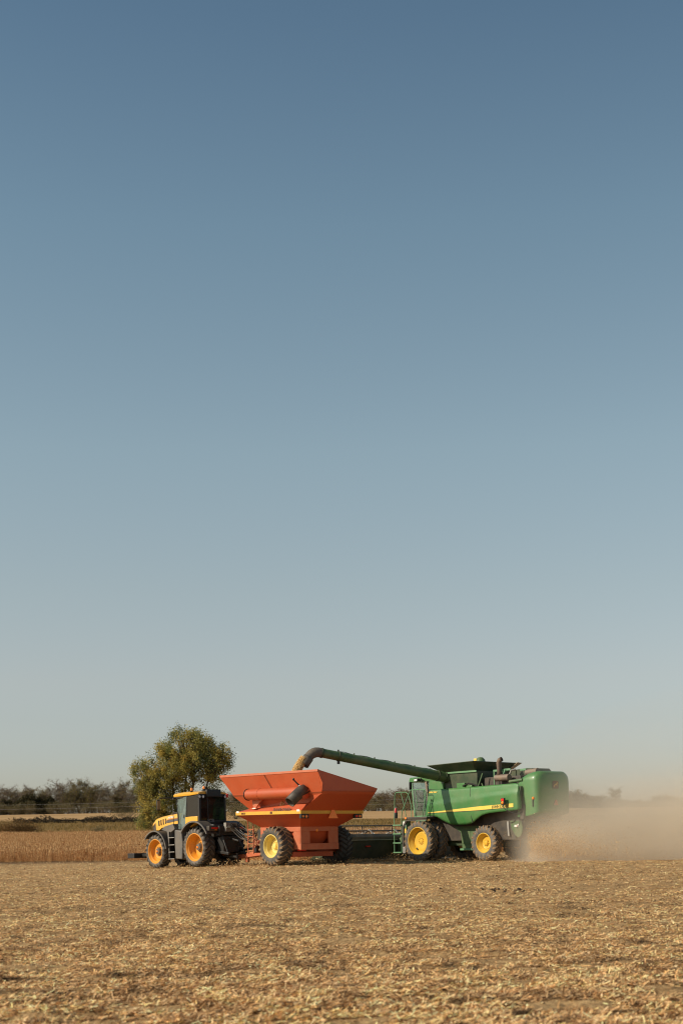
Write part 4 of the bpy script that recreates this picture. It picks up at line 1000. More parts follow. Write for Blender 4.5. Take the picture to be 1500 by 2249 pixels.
# ------------------------------------------------------------------ combine
def build_combine():
    k = empty('combine_harvester', (5.514, 73.414, .132), (0, RAD(.6), RAD(180 - 50)))
    tag(k, 'green combine harvester unloading grain, dust trailing behind it', 'combine harvester')
    Gm, GD, GK, GR = M['green'], M['green_dusty'], M['green_dark'], M['green_rail']
    # left and right side shields
    poly = [(-.16, 3.62), (-.10, 2.95), (.06, 2.30), (-.45, 2.30), (-.82, 2.22), (-1.24, 2.01), (-1.67, 1.83), (-2.25, 1.79), (-2.85, 1.80), (-3.25, 1.87), (-3.5, 2.02), (-3.95, 2.24), (-4.4, 2.32), (-5.04, 2.36), (-6.30, 2.42), (-6.46, 2.50), (-6.42, 3.0), (-6.40, 3.50), (-6.30, 3.66), (-6.1, 3.70), (-3.1, 3.64)]
    crease = lambda x: 2.55 - (x + .1) * .066
    for sd in (1, -1):
        mb = MB(); n = len(poly)
        for a, b in (((-3.17, 9), (.2, 9)), ) : pass
        out = []
        for x, z in poly:
            bulge = .10 * (1 - min(1, abs(z - crease(x) - .15) / 1.15) ** 2)
            out.append((x, sd * (1.42 + bulge), z))
        # face built as strips between x stations so that it can curve
        xs = np.linspace(-6.44, .02, 40)
        P = np.array(poly + [poly[0]])
        def span(x):
            zs = []
            for (x0, z0), (x1, z1) in zip(P[:-1], P[1:]):
                if (x0 - x) * (x1 - x) <= 0 and abs(x1 - x0) > 1e-9: zs.append(z0 + (z1 - z0) * (x - x0) / (x1 - x0))
            return min(zs), max(zs)
        secs = []
        for x in xs:
            z0, z1 = span(x); cz = crease(x) + .38; col = []
            for q in np.linspace(0, 1, 15):
                z = z0 + (z1 - z0) * q
                y = 1.50 - .07 * max(0, (z - 3.1) / .6) ** 2 - .10 * max(0, (2.3 - z) / .5) ** 1.5
                y += .035 * (1 if z < cz - .03 else 0 if z > cz + .03 else .5) 
                e = min(1, (x + 6.46) / .25) ; y -= .16 * (1 - e) ** 2
                col.append((x, sd * y, z))
            secs.append(col)
        mb.loft(secs, caps=False, closed=False)
        sh = mb.build('side_shield', Gm, k, smooth=28, solid=.03)
        # seams, decals
        sw = MB()
        pts = [(-3.10, 3.63), (-3.13, 3.2), (-3.16, 2.75), (-3.17, 2.4), (-3.22, 2.1), (-3.30, 1.87)]
        sw.tube([(x, sd * (1.535 if z < 3.1 else 1.517 - .07 * max(0, (z - 3.1) / .6) ** 2), z) for x, z in pts], .016, 5)
        sw.build('shield_seam', M['black'], sh)
        st = MB()
        X = np.linspace(-.12, -6.03, 24); secs = []
        for x in X:
            f = (x + .12) / -5.91; zc = 2.455 + .2 * f; hw = .012 + .078 * min(1, f * 1.7)
            e = min(1, (x + 6.46) / .25); y = 1.553 - .16 * (1 - e) ** 2
            secs.append([(x, sd * (y - .02), zc - hw), (x, sd * y, zc - hw), (x, sd * y, zc + hw), (x, sd * (y - .02), zc + hw)])
        st.loft(secs); st = st.build('yellow_stripe', M['decal'], sh)
        MB().loft([[(x, sd * 1.53, z - .03), (x, sd * 1.5545, z - .03), (x, sd * 1.5545, z), (x, sd * 1.53, z)] for x, z in [(x, 2.455 + .2 * ((x + .12) / -5.91) - (.012 + .078 * min(1, (x + .12) / -5.91 * 1.7))) for x in X]]).build('stripe_edge', GK, sh)
        dx = -sd
        text_part('maker_lettering', 'JOHN DEERE', .19, M['letter_red'] if False else GK, st, ((-4.62 if sd > 0 else -5.85), sd * 1.556, 2.545 if sd > 0 else 2.58), (dx, 0, .034 * sd), (0, 0, 1), .12, .004, 1.0)
        text_part('model_number', '9870 STS', .17, M['decal'], sh, (-.14 if sd > 0 else -.92, sd * 1.545, 2.70), (dx, 0, 0), (0, 0, 1), .25, .006, .92)
        text_part('rotor_lettering', 'Bullet Rotor', .115, M['decal'], sh, (-.20 if sd > 0 else -.9, sd * 1.505, 3.46), (dx, 0, 0), (0, -.12 * sd, 1), .25, .004, 1.0)
    # body core
    core = MB()
    core.prismx([(-1.36, 2.5), (1.36, 2.5), (1.40, 3.55), (-1.40, 3.55)], -6.38, -.15)
    core.build('body_core', GK, k, .03)
    MB().prismx([(-.95, 1.0), (.95, 1.0), (1.05, 2.48), (-1.05, 2.48)], -5.6, .3).build('lower_body', M['black_dusty'], k, .03)  # black colour stands in for the shade below the side shields
    up = MB().prism([(-.02, 4.10), (.02, 3.62), (-1.05, 3.62), (-1.05, 3.98)], .9, 1.32).build('front_cowl', Gm, k, .02)
    MB().prism([(-.02, 3.66), (.04, 3.60), (-1.1, 3.60), (-1.1, 3.64)], .9, 1.34).build('cowl_seam', M['black'], up)
    MB().box(-3.35, -.95, -1.22, 1.22, 3.5, 4.45).build('grain_tank', GK, k, .03)
    # small catwalk bits on the deck
    MB().box(-2.6, -2.05, 1.1, 1.36, 3.6, 3.88).box(-3.1, -2.7, 1.15, 1.35, 3.6, 3.74).build('step_box', Gm, k, .02)
    MB().tube([(-2.5, 1.38, 3.72), (-2.9, 1.38, 3.84), (-3.2, 1.36, 3.78), (-3.6, 1.3, 3.62)], .04, 7).build('tank_hose', M['black'], k)
    MB().bar((-3.45, 1.3, 3.6), (-3.7, 1.2, 4.3), .04, .05).bar((-3.9, 1.36, 3.6), (-3.8, 1.36, 3.8), .05, .05).build('deck_brace', GD, k)
    # flared tank extension
    T = [(-.34, 1.74, 4.84), (-3.55, 1.72, 4.90), (-3.35, -1.95, 4.88), (-.34, -1.6, 4.84)]
    Bq = [(-1.05, 1.24, 4.44), (-3.20, 1.24, 4.47), (-3.15, -1.24, 4.47), (-1.05, -1.24, 4.44)]
    ex = MB()
    for i in range(4): ex.add([T[i], T[(i + 1) % 4], Bq[(i + 1) % 4], Bq[i]], [(0, 1, 2, 3)])
    ex = ex.build('tank_extension', GK, k, smooth=0, solid=.03)
    MB().box(-3.35, -.92, 1.225, 1.285, 4.38, 4.47).build('tank_rail', M['green_rail'], ex, .01)
    MB().add([(-3.57, -1.45, 4.90), (-3.40, -1.97, 4.89), (-3.20, -1.26, 4.46), (-3.25, -1.05, 4.47)], [(0, 1, 2, 3)]).build('sunlit_corner', M['sunlit_tan'], ex, smooth=0, solid=.02)  # rear edge of the right tank panel, sunlight painted in as tan
    # top of the loading auger poking out above the tank
    MB().lathe([(.001, .24), (.12, .22), (.22, .12), (.26, .0), (.27, -.5)], (-2.5, .1, 4.95), n=16, axis='Z').build('loading_auger_cap', M['green_dusty'], k)
    MB().box(-2.45, -2.25, .1, .34, 5.0, 5.12).build('cap_sticker', M['decal'], k, .01)
    # engine deck
    MB().box(-5.9, -3.4, -1.1, .85, 3.55, 4.1).build('engine_bay', M['black_dusty'], k, .04)
    rb = MB().prism([(-4.2, 3.9), (-4.2, 4.40), (-5.6, 4.48), (-5.92, 4.46), (-6.05, 4.35), (-6.05, 3.9)], -1.2, .1).build('radiator_box', GK, k, .03)
    MB().box(-5.6, -5.2, .08, .13, 4.36, 4.46).box(-4.5, -3.7, .1, .3, 4.38, 4.47).build('radiator_trim', GR, rb, .01)
    for x in (-4.9, -5.6): MB().box(x - .02, x + .02, .1, .14, 3.95, 4.42).build('radiator_rib', GK, rb)
    MB().tube([(-4.55, 1.15, 4.02), (-5.45, 1.15, 4.02)], .165, 20).build('muffler', M['muffler'], k, .02, 40)
    MB().tube([(-4.78, 1.15, 4.05), (-4.78, 1.15, 4.4), (-4.76, 1.15, 4.75), (-4.80, 1.13, 4.88), (-4.92, 1.10, 4.93)], [.1, .1, .115, .115, .11], 14, caps=False).build('exhaust_pipe', M['pipe'], k, smooth=50, solid=.015)
    MB().bar((-4.4, 1.1, 3.7), (-4.4, 1.1, 4.4), .06, .06).bar((-4.35, 1.1, 4.38), (-5.3, .9, 4.42), .06, .1).bar((-5.05, 1.14, 4.2), (-5.05, 1.0, 4.42), .05, .05).build('deck_frame', GR, k, .01)
    MB().tube([(-5.3, .95, 4.2), (-5.38, .95, 4.36), (-5.55, .8, 4.40)], .05, 8).build('coolant_pipe', M['steel'], k)
    MB().tube([(-6.0, .55, 4.22), (-6.75, .55, 4.25)], [.15, .17], 18).tube([(-6.2, .6, 4.1), (-6.25, .7, 3.75)], .07, 8).build('air_cleaner', M['muffler'], k, .02, 40)
    MB().tube([(-5.5, 1.2, 3.80), (-6.35, 1.2, 3.85)], .08, 10).build('deck_pipe', GD, k)
    # rounded rear hood
    def ring(x, hw, zt, zb, r):
        pts = [(x, -hw, zb)]
        for a in np.linspace(180, 90, 6): pts.append((x, -hw + r + r * math.cos(RAD(a)), zt - r + r * math.sin(RAD(a))))
        for a in np.linspace(90, 0, 6): pts.append((x, hw - r + r * math.cos(RAD(a)), zt - r + r * math.sin(RAD(a))))
        pts.append((x, hw, zb)); return pts
    hd = MB().loft([ring(-6.0, 1.22, 3.72, 2.1, .15), ring(-6.25, 1.22, 4.0, 2.1, .25), ring(-6.5, 1.22, 4.15, 2.12, .35), ring(-6.75, 1.22, 4.22, 2.15, .42), ring(-6.95, 1.21, 4.25, 2.2, .45), ring(-7.1, 1.18, 4.25, 2.25, .45), ring(-7.2, 1.11, 4.22, 2.3, .45), ring(-7.29, .98, 4.15, 2.36, .42), ring(-7.33, .80, 4.05, 2.45, .4)]).build('rear_hood', Gm, k, smooth=60)
    MB().box(-6.5, -6.2, -1.3, 1.3, 1.95, 2.7).build('rear_skirt', M['black_dusty'], k, .05)
    # emblem on the hood: dark shield, yellow rim, leaping animal outline
    e = MB().prismx([(-.17, 3.40), (.17, 3.40), (.21, 3.45), (.21, 3.72), (.16, 3.78), (-.16, 3.78), (-.21, 3.72), (-.21, 3.45)], -7.36, -7.30).build('maker_emblem', mat('emblem_brown', (.10, .055, .02), .5), hd)
    MB().prismx([(.13, 3.55), (.07, 3.62), (-.02, 3.64), (-.08, 3.70), (-.05, 3.75), (-.12, 3.70), (-.15, 3.66), (-.10, 3.63), (-.08, 3.58), (-.15, 3.50), (-.09, 3.53), (-.03, 3.57), (.05, 3.57), (.10, 3.50), (.16, 3.46)], -7.372, -7.362).build('leaping_deer', mat('emblem_yellow', (.45, .28, .05), .5), e)
    MB().prismx([(.15, 2.62), (-.15, 2.62), (-.02, 2.88), (.02, 2.88)], -7.38, -7.335).build('warning_triangle', mat('dusty_orange', (.55, .17, .06), .7, dust=.4), hd)
    lp = MB().box(-7.02, -6.96, 1.16, 1.24, 2.55, 2.9).build('rear_lamp', M['black'], hd, .01)
    MB().lathe([(.06, 0), (.07, .08), (.04, .12), (.001, .13)], (-7.0, 1.2, 2.9), n=12, axis='Z').build('amber_lens', M['amber'], lp)
    MB().box(-6.62, -6.58, .85, 1.2, 2.50, 2.56).build('red_reflector', M['redrefl'], k)
    # side warning lamp on its arm
    la = MB().tube([(-6.35, 1.35, 2.30), (-6.1, 1.5, 2.22), (-5.7, 1.72, 2.45), (-5.58, 1.74, 2.56), (-5.56, 1.74, 2.72)], .022, 7).build('lamp_arm', M['black'], k)
    MB().box(-5.66, -5.45, 1.68, 1.78, 2.68, 3.02).build('lamp_housing', M['black'], la, .02)
    MB().box(-5.64, -5.47, 1.775, 1.80, 2.88, 2.98).build('red_lens', M['redrefl'], la)
    MB().lathe([(.08, 0), (.06, .03), (.001, .045)], (-5.55, 1.775, 2.79), n=14).build('amber_lens', M['amber'], la)
    # straw chopper and spreader disc
    MB().box(-6.2, -5.3, -1.0, 1.0, 1.55, 2.3).build('straw_chopper', M['black_dusty'], k, .05)
    sp = MB().prism([(-5.42, 1.92), (-6.10, 1.92), (-6.22, 1.62), (-6.20, 1.36), (-6.06, 1.16), (-5.9, 1.1), (-5.72, 1.24), (-5.5, 1.55)], 1.08, 1.14).prism([(-5.42, 1.92), (-6.10, 1.92), (-6.22, 1.62), (-6.20, 1.36), (-6.06, 1.16), (-5.9, 1.1), (-5.72, 1.24), (-5.5, 1.55)], -1.14, -1.08).build('spreader_side', GD, k, .02)
    MB().box(-5.85, -5.7, 1.142, 1.148, 1.62, 1.72).box(-6.0, -5.9, 1.142, 1.148, 1.60, 1.76).build('warning_sticker', M['white'], sp)
    MB().box(-5.88, -5.86, 1.142, 1.149, 1.62, 1.72).build('red_sticker', M['redrefl'], sp)
    MB().tube([(-5.5, 1.16, 1.82), (-5.65, 1.16, 1.86), (-5.8, 1.16, 1.95)], .022, 6).tube([(-6.05, 1.16, 2.1), (-6.06, 1.16, 1.8), (-5.9, 1.16, 1.56)], .016, 6).build('spreader_handle', M['black'], sp)
    MB().bar((-5.15, 1.0, 1.9), (-5.25, 1.05, 1.2), .05, .1).bar((-5.0, .9, 1.9), (-4.95, .95, 1.4), .04, .08).build('steering_rod', M['steel'], k)
    # rear frame, axles
    MB().box(-3.95, -3.65, -1.1, 1.1, .66, .98).box(-.2, .2, -1.5, 1.5, .86, 1.2).box(-3.6, -.6, -.75, -.6, .75, 1.1).box(-3.6, -.6, .6, .75, .75, 1.1).build('axle', GK, k, .03)
    MB().prism([(-1.9, 1.75), (-1.35, 1.75), (-1.9, 1.42), (-2.0, .62), (-3.2, .62), (-3.2, 1.75)], .85, 1.0).build('elevator_housing', GD, k, .02)
    MB().box(-3.4, -1.95, .8, 1.12, .52, .62).build('elevator_foot', GR, k, .02)
    MB().box(-2.6, -2.0, 1.0, 1.02, .85, 1.5).build('elevator_cover', GD, k, .01)
    # front platform, ladder, rails
    pl = MB().box(-.45, 1.12, 1.05, 1.95, 2.16, 2.26).build('platform', M['black_dusty'], k, .015)
    MB().box(-.45, 1.12, 1.90, 1.97, 2.06, 2.14).bar((1.05, 1.9, 2.15), (1.35, 1.9, 1.7), .1, .1).bar((1.32, 1.9, 1.75), (1.32, 1.9, .75), .14, .12).build('platform_frame', M['black_dusty'], k)
    MB().box(-.4, .3, 1.88, 1.98, 2.03, 2.07).build('platform_trim', GR, k)
    MB().box(1.02, 1.14, 1.9, 1.99, 2.16, 2.26).build('amber_marker', M['orange_refl'], k, .01)
    ld = MB()
    ld.tube([(1.99, 1.96, .45), (1.96, 1.96, 2.3), (1.88, 1.96, 3.42), (1.84, 1.96, 3.52), (1.72, 1.96, 3.56), (1.1, 1.90, 3.55), (.95, 1.88, 3.45), (.72, 1.88, 2.8), (.74, 1.88, 2.26)], .024, 7)
    ld.tube([(1.43, 1.96, .45), (1.40, 1.96, 2.3), (1.36, 1.96, 2.55), (.92, 1.90, 3.4), (.76, 1.9, 3.62), (.62, 1.9, 3.67), (-.30, 1.88, 3.62), (-.38, 1.88, 3.5), (-.22, 1.88, 2.8), (-.05, 1.86, 2.26)], .024, 7)
    ld = ld.build('handrail', GR, k)
    for z in (1.87, 1.42, .95, .46): MB().box(1.40, 2.01, 1.84, 2.04, z - .03, z + .03).build('step', GR, ld, .008)
    MB().tube([(1.5, 1.90, 3.56), (1.28, 1.88, 2.9), (1.16, 1.86, 2.3)], .02, 6).tube([(.42, 1.88, 3.66), (.30, 1.86, 2.8), (.52, 1.86, 2.45), (.54, 1.86, 2.26)], .02, 6).tube([(.3, 1.40, 3.62), (.16, 1.40, 2.8), (.05, 1.4, 2.26)], .02, 6).tube([(.38, 1.3, 3.62), (.34, 1.3, 2.26)], .02, 6).tube([(.36, 1.9, 3.0), (.2, 1.4, 3.0)], .016, 6).tube([(.36, 1.9, 2.6), (.2, 1.4, 2.6)], .016, 6).build('inner_rail', GR, ld)
    MB().tube([(-.42, 1.56, 3.15), (-.5, 1.60, 2.8), (-.6, 1.6, 2.24)], .014, 5).tube([(-.42, 1.56, 3.15), (-.28, 1.60, 2.7), (-.25, 1.6, 2.24)], .014, 5).build('door_rod', M['black'], k)
    MB().box(1.12, 1.42, 1.6, 1.9, .95, 2.1).build('battery_box', GR, k, .02)
    MB().box(1.13, 1.41, 1.905, 1.912, 1.45, 1.68).build('yellow_sticker', M['decal'], k)
    MB().box(1.15, 1.40, 1.905, 1.912, 1.8, 2.05).build('paper_sticker', M['white'], k)
    MB().box(1.1, 1.34, 1.8, 2.0, .4, .75).build('wheel_chock', M['steel'], k, .03)
    fe = MB().lathe([(.001, .46), (.04, .45), (.075, .38), (.08, .0), (.001, -.01)], (1.72, 2.06, 2.30), n=14, axis='Z').build('fire_extinguisher', mat('extinguisher_red', (.5, .02, .015), .35), k)
    MB().lathe([(.085, .0), (.09, .1), (.09, .28), (.085, .30)], (1.72, 2.06, 2.22), n=14, axis='Z').build('cover', M['black'], fe)
    MB().lathe([(.03, .44), (.03, .52), (.001, .53)], (1.72, 2.06, 2.30), n=8, axis='Z').build('valve', M['steel'], fe)
    # cab
    cb = MB()
    for sd in (1, -1):
        cb.bar((1.55, sd * .85, 2.3), (1.75, sd * .85, 4.1), .1, .1); cb.bar((-.12, sd * .9, 2.3), (-.08, sd * .92, 4.1), .16, .08); cb.bar((.55, sd * .9, 2.3), (.5, sd * .92, 4.1), .05, .05)
    cb.box(-.15, 1.6, -.9, .9, 2.2, 2.35); cb.box(-.2, -.12, -.9, .9, 2.3, 4.1)
    cb.build('cab_frame', M['green_rail'], k, .02)
    MB().loft([[(x, -hw, z0), (x, hw, z0), (x, hw, z1), (x, -hw, z1)] for x, hw, z0, z1 in ((2.05, .80, 4.12, 4.20), (1.8, .96, 4.08, 4.34), (-.1, .96, 4.08, 4.36), (-.3, .9, 4.08, 4.2))]).build('cab_roof', Gm, k, .05)
    for sd in (1, -1):
        MB().add([(1.53, sd * .9, 2.36), (-.05, sd * .95, 2.36), (-.02, sd * .97, 4.08), (1.72, sd * .9, 4.08)], [(0, 1, 2, 3)]).build('cab_window', M['glass'], k, smooth=0, solid=.012)
    MB().add([(1.6, -.85, 2.3), (1.6, .85, 2.3), (1.82, .85, 4.08), (1.82, -.85, 4.08)], [(0, 1, 2, 3)]).build('windscreen', M['glass'], k, smooth=0, solid=.012)
    MB().box(.35, .8, -.25, .25, 2.4, 2.8).box(.25, .38, -.25, .25, 2.75, 3.5).build('operator_seat', M['black'], k, .06)
    mr = MB().tube([(1.7, .95, 3.9), (1.35, 1.35, 3.62), (1.15, 1.5, 3.58), (1.12, 1.56, 3.68), (1.12, 1.56, 3.8)], .018, 6).build('mirror_arm', M['black'], k)
    MB().box(1.08, 1.16, 1.48, 1.64, 3.68, 4.08).build('mirror', M['black'], mr, .03)
    wl_ = MB().bar((.95, 1.0, 4.22), (.72, 1.2, 4.22), .1, .1).box(.80, 1.12, 1.08, 1.34, 4.10, 4.26).build('work_light', M['black'], k, .03)
    MB().box(.86, 1.06, 1.335, 1.35, 4.12, 4.22).build('lens', M['lens'], wl_)
    MB().bar((.52, 1.0, 4.08), (.42, 1.02, 3.5), .10, .12).bar((.42, 1.02, 3.5), (.40, 1.0, 2.4), .05, .06).tube([(.5, 1.05, 4.0), (.3, 1.1, 3.85), (.18, 1.06, 3.95)], .015, 5).build('door_post', M['muffler'], k, .01)
    # feeder house
    MB().loft([[(x, -.6, z0), (x, .6, z0), (x, .6, z1), (x, -.6, z1)] for x, z0, z1 in ((.3, 1.3, 2.1), (3.3, .35, 1.15))]).build('feeder_house', GD, k, .02)
    # cutting header
    hd = empty('header', (0, 0, 0), (0, 0, 0), k)
    HW = 4.72
    MB().prism([(3.30, .16), (3.22, .5), (3.25, 1.12), (3.40, 1.12), (3.42, .55), (3.6, .14)], -HW, HW).build('back_sheet', mat('header_dark', (.016, .024, .014), .6, dust=.1), hd, .01)
    MB().prism([(3.20, 1.13), (3.16, 1.30), (3.28, 1.46), (3.42, 1.40), (3.42, 1.13)], -HW, HW).build('top_beam', mat('dusty_grey_beam', (.075, .075, .068), .6, dust=.35), hd, .01)
    MB().box(3.14, 3.20, -HW, HW, 1.12, 1.16).build('beam_trim', M['steel'], hd)
    MB().box(3.10, 3.215, 2.62, 2.90, .78, .84).build('red_reflector', M['redrefl'], hd)
    MB().box(3.4, 4.9, -HW, HW, .08, .14).build('floor_pan', M['steel'], hd)
    for sd in (1, -1):
        MB().prism([(3.2, .1), (3.2, 1.3), (3.9, 1.1), (4.6, .8), (5.5, .12)], min(sd * HW, sd * (HW + .08)), max(sd * HW, sd * (HW + .08))).build('end_panel', GK, hd, .02)
    MB().tube([(3.75, -HW, .45), (3.75, HW, .45)], .22, 14).build('feed_auger', M['steel'], hd)
    re = MB().tube([(4.35, -HW + .1, 1.35), (4.35, HW - .1, 1.35)], .1, 12).build('reel', M['muffler'], hd)
    for q in range(6):
        a = RAD(90 + 60 * q); c_, s_ = math.cos(a), math.sin(a); r = .55
        bt = MB().tube([(4.35 + r * c_, -HW + .12, 1.35 + r * s_), (4.35 + r * c_, HW - .12, 1.35 + r * s_)], .038, 7)
        for y in np.arange(-HW + .2, HW - .1, .155): bt.bar((4.35 + r * c_, y, 1.35 + r * s_), (4.33 + r * c_, y, 1.35 + r * s_ - .24), .022, .022)
        bt.build('reel_bat', M['muffler'], re, smooth=0)
    sx = MB()
    for y in (-4.5, -2.4, 0, 2.1, 4.3):
        for q in range(6):
            a = RAD(90 + 60 * q); sx.bar((4.35, y, 1.35), (4.35 + .55 * math.cos(a), y, 1.35 + .55 * math.sin(a)), .05, .03)
    sx.build('reel_spider', M['muffler'], re)
    for y in (3.95, 2.2, .4, -1.8, -4.0):
        MB().bar((3.3, y, 1.40), (3.78, y - .12, 1.68), .06, .05).bar((3.78, y - .12, 1.68), (4.35, y, 1.46), .06, .05).bar((3.32, y + .05, 1.12), (3.4, y - .1, 1.5), .04, .04).build('reel_arm', M['steel'], hd)
    # unloading auger, swung out to the left over the cart
    P0 = Vector((-1.25, .78, 4.14)); P1 = Vector((.62, 7.95, 5.40)); d = (P1 - P0).normalized()
    MB().tube([(-1.25, .78, 3.5), (-1.25, .78, 4.1)], .3, 18).ball((-1.25, .78, 4.12), .33, n=16).build('auger_turret', GK, k, smooth=50)
    au = MB().tube([P0, P0.lerp(P1, .5), P1], [.265, .24, .222], 24).build('unloading_auger', M['auger'], k, smooth=50)
    rg = MB()
    for f, r, w_ in ((.07, .30, .06), (.125, .285, .04), (.865, .25, .05), (.985, .25, .08)):
        p = P0.lerp(P1, f); rg.tube([p - d * w_ * .5, p + d * w_ * .5], r, 24)
    rg.build('auger_flange', GK, au, .005, 40)
    MB().tube([P0.lerp(P1, f) + Vector((0, -.02, .25 - .02 * f)) + Vector((0, 0, .025 * math.sin(f * 40))) for f in np.linspace(.1, .86, 20)], .016, 5).build('auger_cable', M['black'], au)
    for f in (.18, .3, .45, .6, .75): MB().bar(P0.lerp(P1, f) + Vector((0, 0, .2)), P0.lerp(P1, f) + Vector((0, 0, .30)), .04, .06).build('cable_clip', GK, au)
    q = P0.lerp(P1, .865); MB().box(q.x - .06, q.x + .06, q.y - .05, q.y + .05, q.z - .38, q.z - .2).ball((q.x, q.y, q.z + .28), .05).build('auger_lamp', M['black'], au, .01)
    # elbow and rubber boot
    n = Vector((d.x, d.y, 0)).normalized(); path = [P1 - d * .05]
    for a in np.linspace(0, 1, 6):
        e = RAD(math.degrees(math.asin(d.z)) + (-52 - math.degrees(math.asin(d.z))) * a); path.append(path[-1] + (n * math.cos(e) + Vector((0, 0, 1)) * math.sin(e)) * .125)
    el = MB().tube(path, [.235, .24, .245, .245, .24, .235, .235], 22).build('auger_elbow', M['boot'], k, smooth=50)
    e = RAD(-52); dd = n * math.cos(e) + Vector((0, 0, 1)) * math.sin(e); b0 = path[-1]
    MB().tube([b0 - dd * .02, b0 + dd * .2, b0 + dd * .42], [.25, .25, .26], 22, caps=False).build('rubber_boot', M['boot'], el, smooth=50, solid=.02)
    # wheels: duals in front, single behind
    Y, ta, tr_ = M['rim_yellow'], M['tread_mud'], M['rubber_grey']
    for sd in (1, -1):
        wheel(k, (0, sd * 1.94, 1.03), 1.03, .53, .675, Y, Y, ta, tr_, 22, sd, .27, .13, .05, .05, .0, bolts=10, slots=2)
        wheel(k, (0, sd * 1.22, 1.03), 1.03, .53, .675, Y, Y, ta, tr_, 22, sd, .3, .16, .05, .05, .14)
        wheel(k, (-3.80, sd * 1.09, .88), .88, .54, .46, Y, Y, ta, tr_, 20, sd, .24, .13, .10, .05, .05, bolts=8)
    w0 = k
    return k, (b0 + dd * .40, dd)
# ------------------------------------------------------------------ grain, dust, chaff
def build_grain(k, end):
    bpy.context.view_layer.update()
    p = k.matrix_world @ end[0]; d = (k.matrix_world.to_3x3() @ end[1]).normalized()
    rng = np.random.default_rng(9); n = 60000
    # beans leave the boot along d and fall, spreading a little
    t = rng.random(n) * .62; v = 3.2
    r = .215 * np.sqrt(rng.random(n)) * (1 + .35 * t); a = rng.uniform(0, 6.28, n)
    h = Vector((d.x, d.y, 0)).normalized(); s = h.cross(Vector((0, 0, 1)))
    pos = np.array(p)[None] + (t - .10)[:, None] * v * np.array(d)[None] + np.stack([0 * t, 0 * t, -4.9 * np.clip(t - .1, 0, 9) ** 2], 1)
    pos += (r * np.cos(a))[:, None] * np.array(s)[None] + (r * np.sin(a))[:, None] * np.array(d.cross(s))[None]
    pos += np.array(h)[None] * .15 + np.array([0, 0, .05])[None]
    q = leaf_quads(rng, pos, rng.uniform(.015, .034, n), .8)
    o = quads_obj('falling_soybeans', q, pick(rng, n, [(.90, .68, .34), (.94, .74, .40), (.82, .58, .27)], .2), M['straw'])
    tag(o, 'stream of pale yellow soybeans pouring from the auger into the cart', 'soybeans', kind='stuff')

def build_chaff():
    rng = np.random.default_rng(19); Q = []; C = []
    # thrown out behind the spreader and trailing to the right
    n = 24000
    s = rng.gamma(1.6, 1.5, n); x = 8.7 + s * .9; y = 66.7 - .35 * s * np.exp(-s / 6) + rng.normal(0, 1, n) * (.45 + .12 * s)
    z = .17 + np.abs(rng.normal(0, 1, n)) * (.55 + .06 * s) * np.exp(-s / 14) + rng.random(n) * .9 * np.exp(-s / 2.5)
    Q.append(leaf_quads(rng, np.stack([x, y, z], 1), rng.uniform(.018, .048, n) * np.where(rng.random(n) < .1, 1.6, 1), .5))
    C.append(pick(rng, n, [(.70, .50, .27), (.82, .62, .37), (.52, .34, .16), (.74, .50, .23), (.40, .26, .13)], .25))
    n = 2500
    x = 8.3 + rng.normal(0, .8, n); y = 68.3 + rng.normal(0, .7, n); z = .15 + rng.random(n) ** 1.5 * 1.5
    Q.append(leaf_quads(rng, np.stack([x, y, z], 1), rng.uniform(.012, .045, n), .5)); C.append(pick(rng, n, [(.46, .30, .13), (.30, .19, .09), (.16, .10, .05)], .25))
    o = quads_obj('flying_chaff', np.concatenate(Q), np.concatenate(C), M['straw'])
    tag(o, 'golden chaff thrown up behind the combine spreader', 'chaff', kind='stuff')

def build_trampled():
    """loose plants and straw heaped round the wheels and under the machines"""
    rng = np.random.default_rng(29); n = 9000
    cx = np.array([-9.2, -7.2, -5.0, -3.2, -1.2, .6, 2.2, 3.2, 5.0, 7.6, -2.2, -.6]); cy = np.array([75.5, 74.0, 71.2, 69.8, 71.0, 72.6, 72.8, 73.4, 72.0, 70.2, 68.9, 70.2])
    i = rng.integers(0, len(cx), n)
    x = cx[i] + rng.normal(0, .75, n); y = cy[i] + rng.normal(0, .7, n); h = rng.random(n) ** 2 * .34
    z = gz(x, y) + h * np.clip(.6 + 1.5 * vnoise(x, y, .9, 51), .1, 1.4)
    q = leaf_quads(rng, np.stack([x, y, z], 1), rng.uniform(.05, .14, n), .3)
    o = quads_obj('trampled_straw', q, pick(rng, n, [(.46, .30, .14), (.36, .22, .10), (.54, .38, .2), (.24, .14, .06)], .25), M['straw'])
    tag(o, 'loose trampled bean straw round the wheels of the three machines', 'straw', kind='stuff')

def volume_math(N, L):
    def m(op, *args):
        n = N.new('ShaderNodeMath'); n.operation = op
        for i, q in enumerate(args):
            if isinstance(q, (int, float)): n.inputs[i].default_value = q
            else: L.new(q, n.inputs[i])
        return n.outputs[0]
    return m

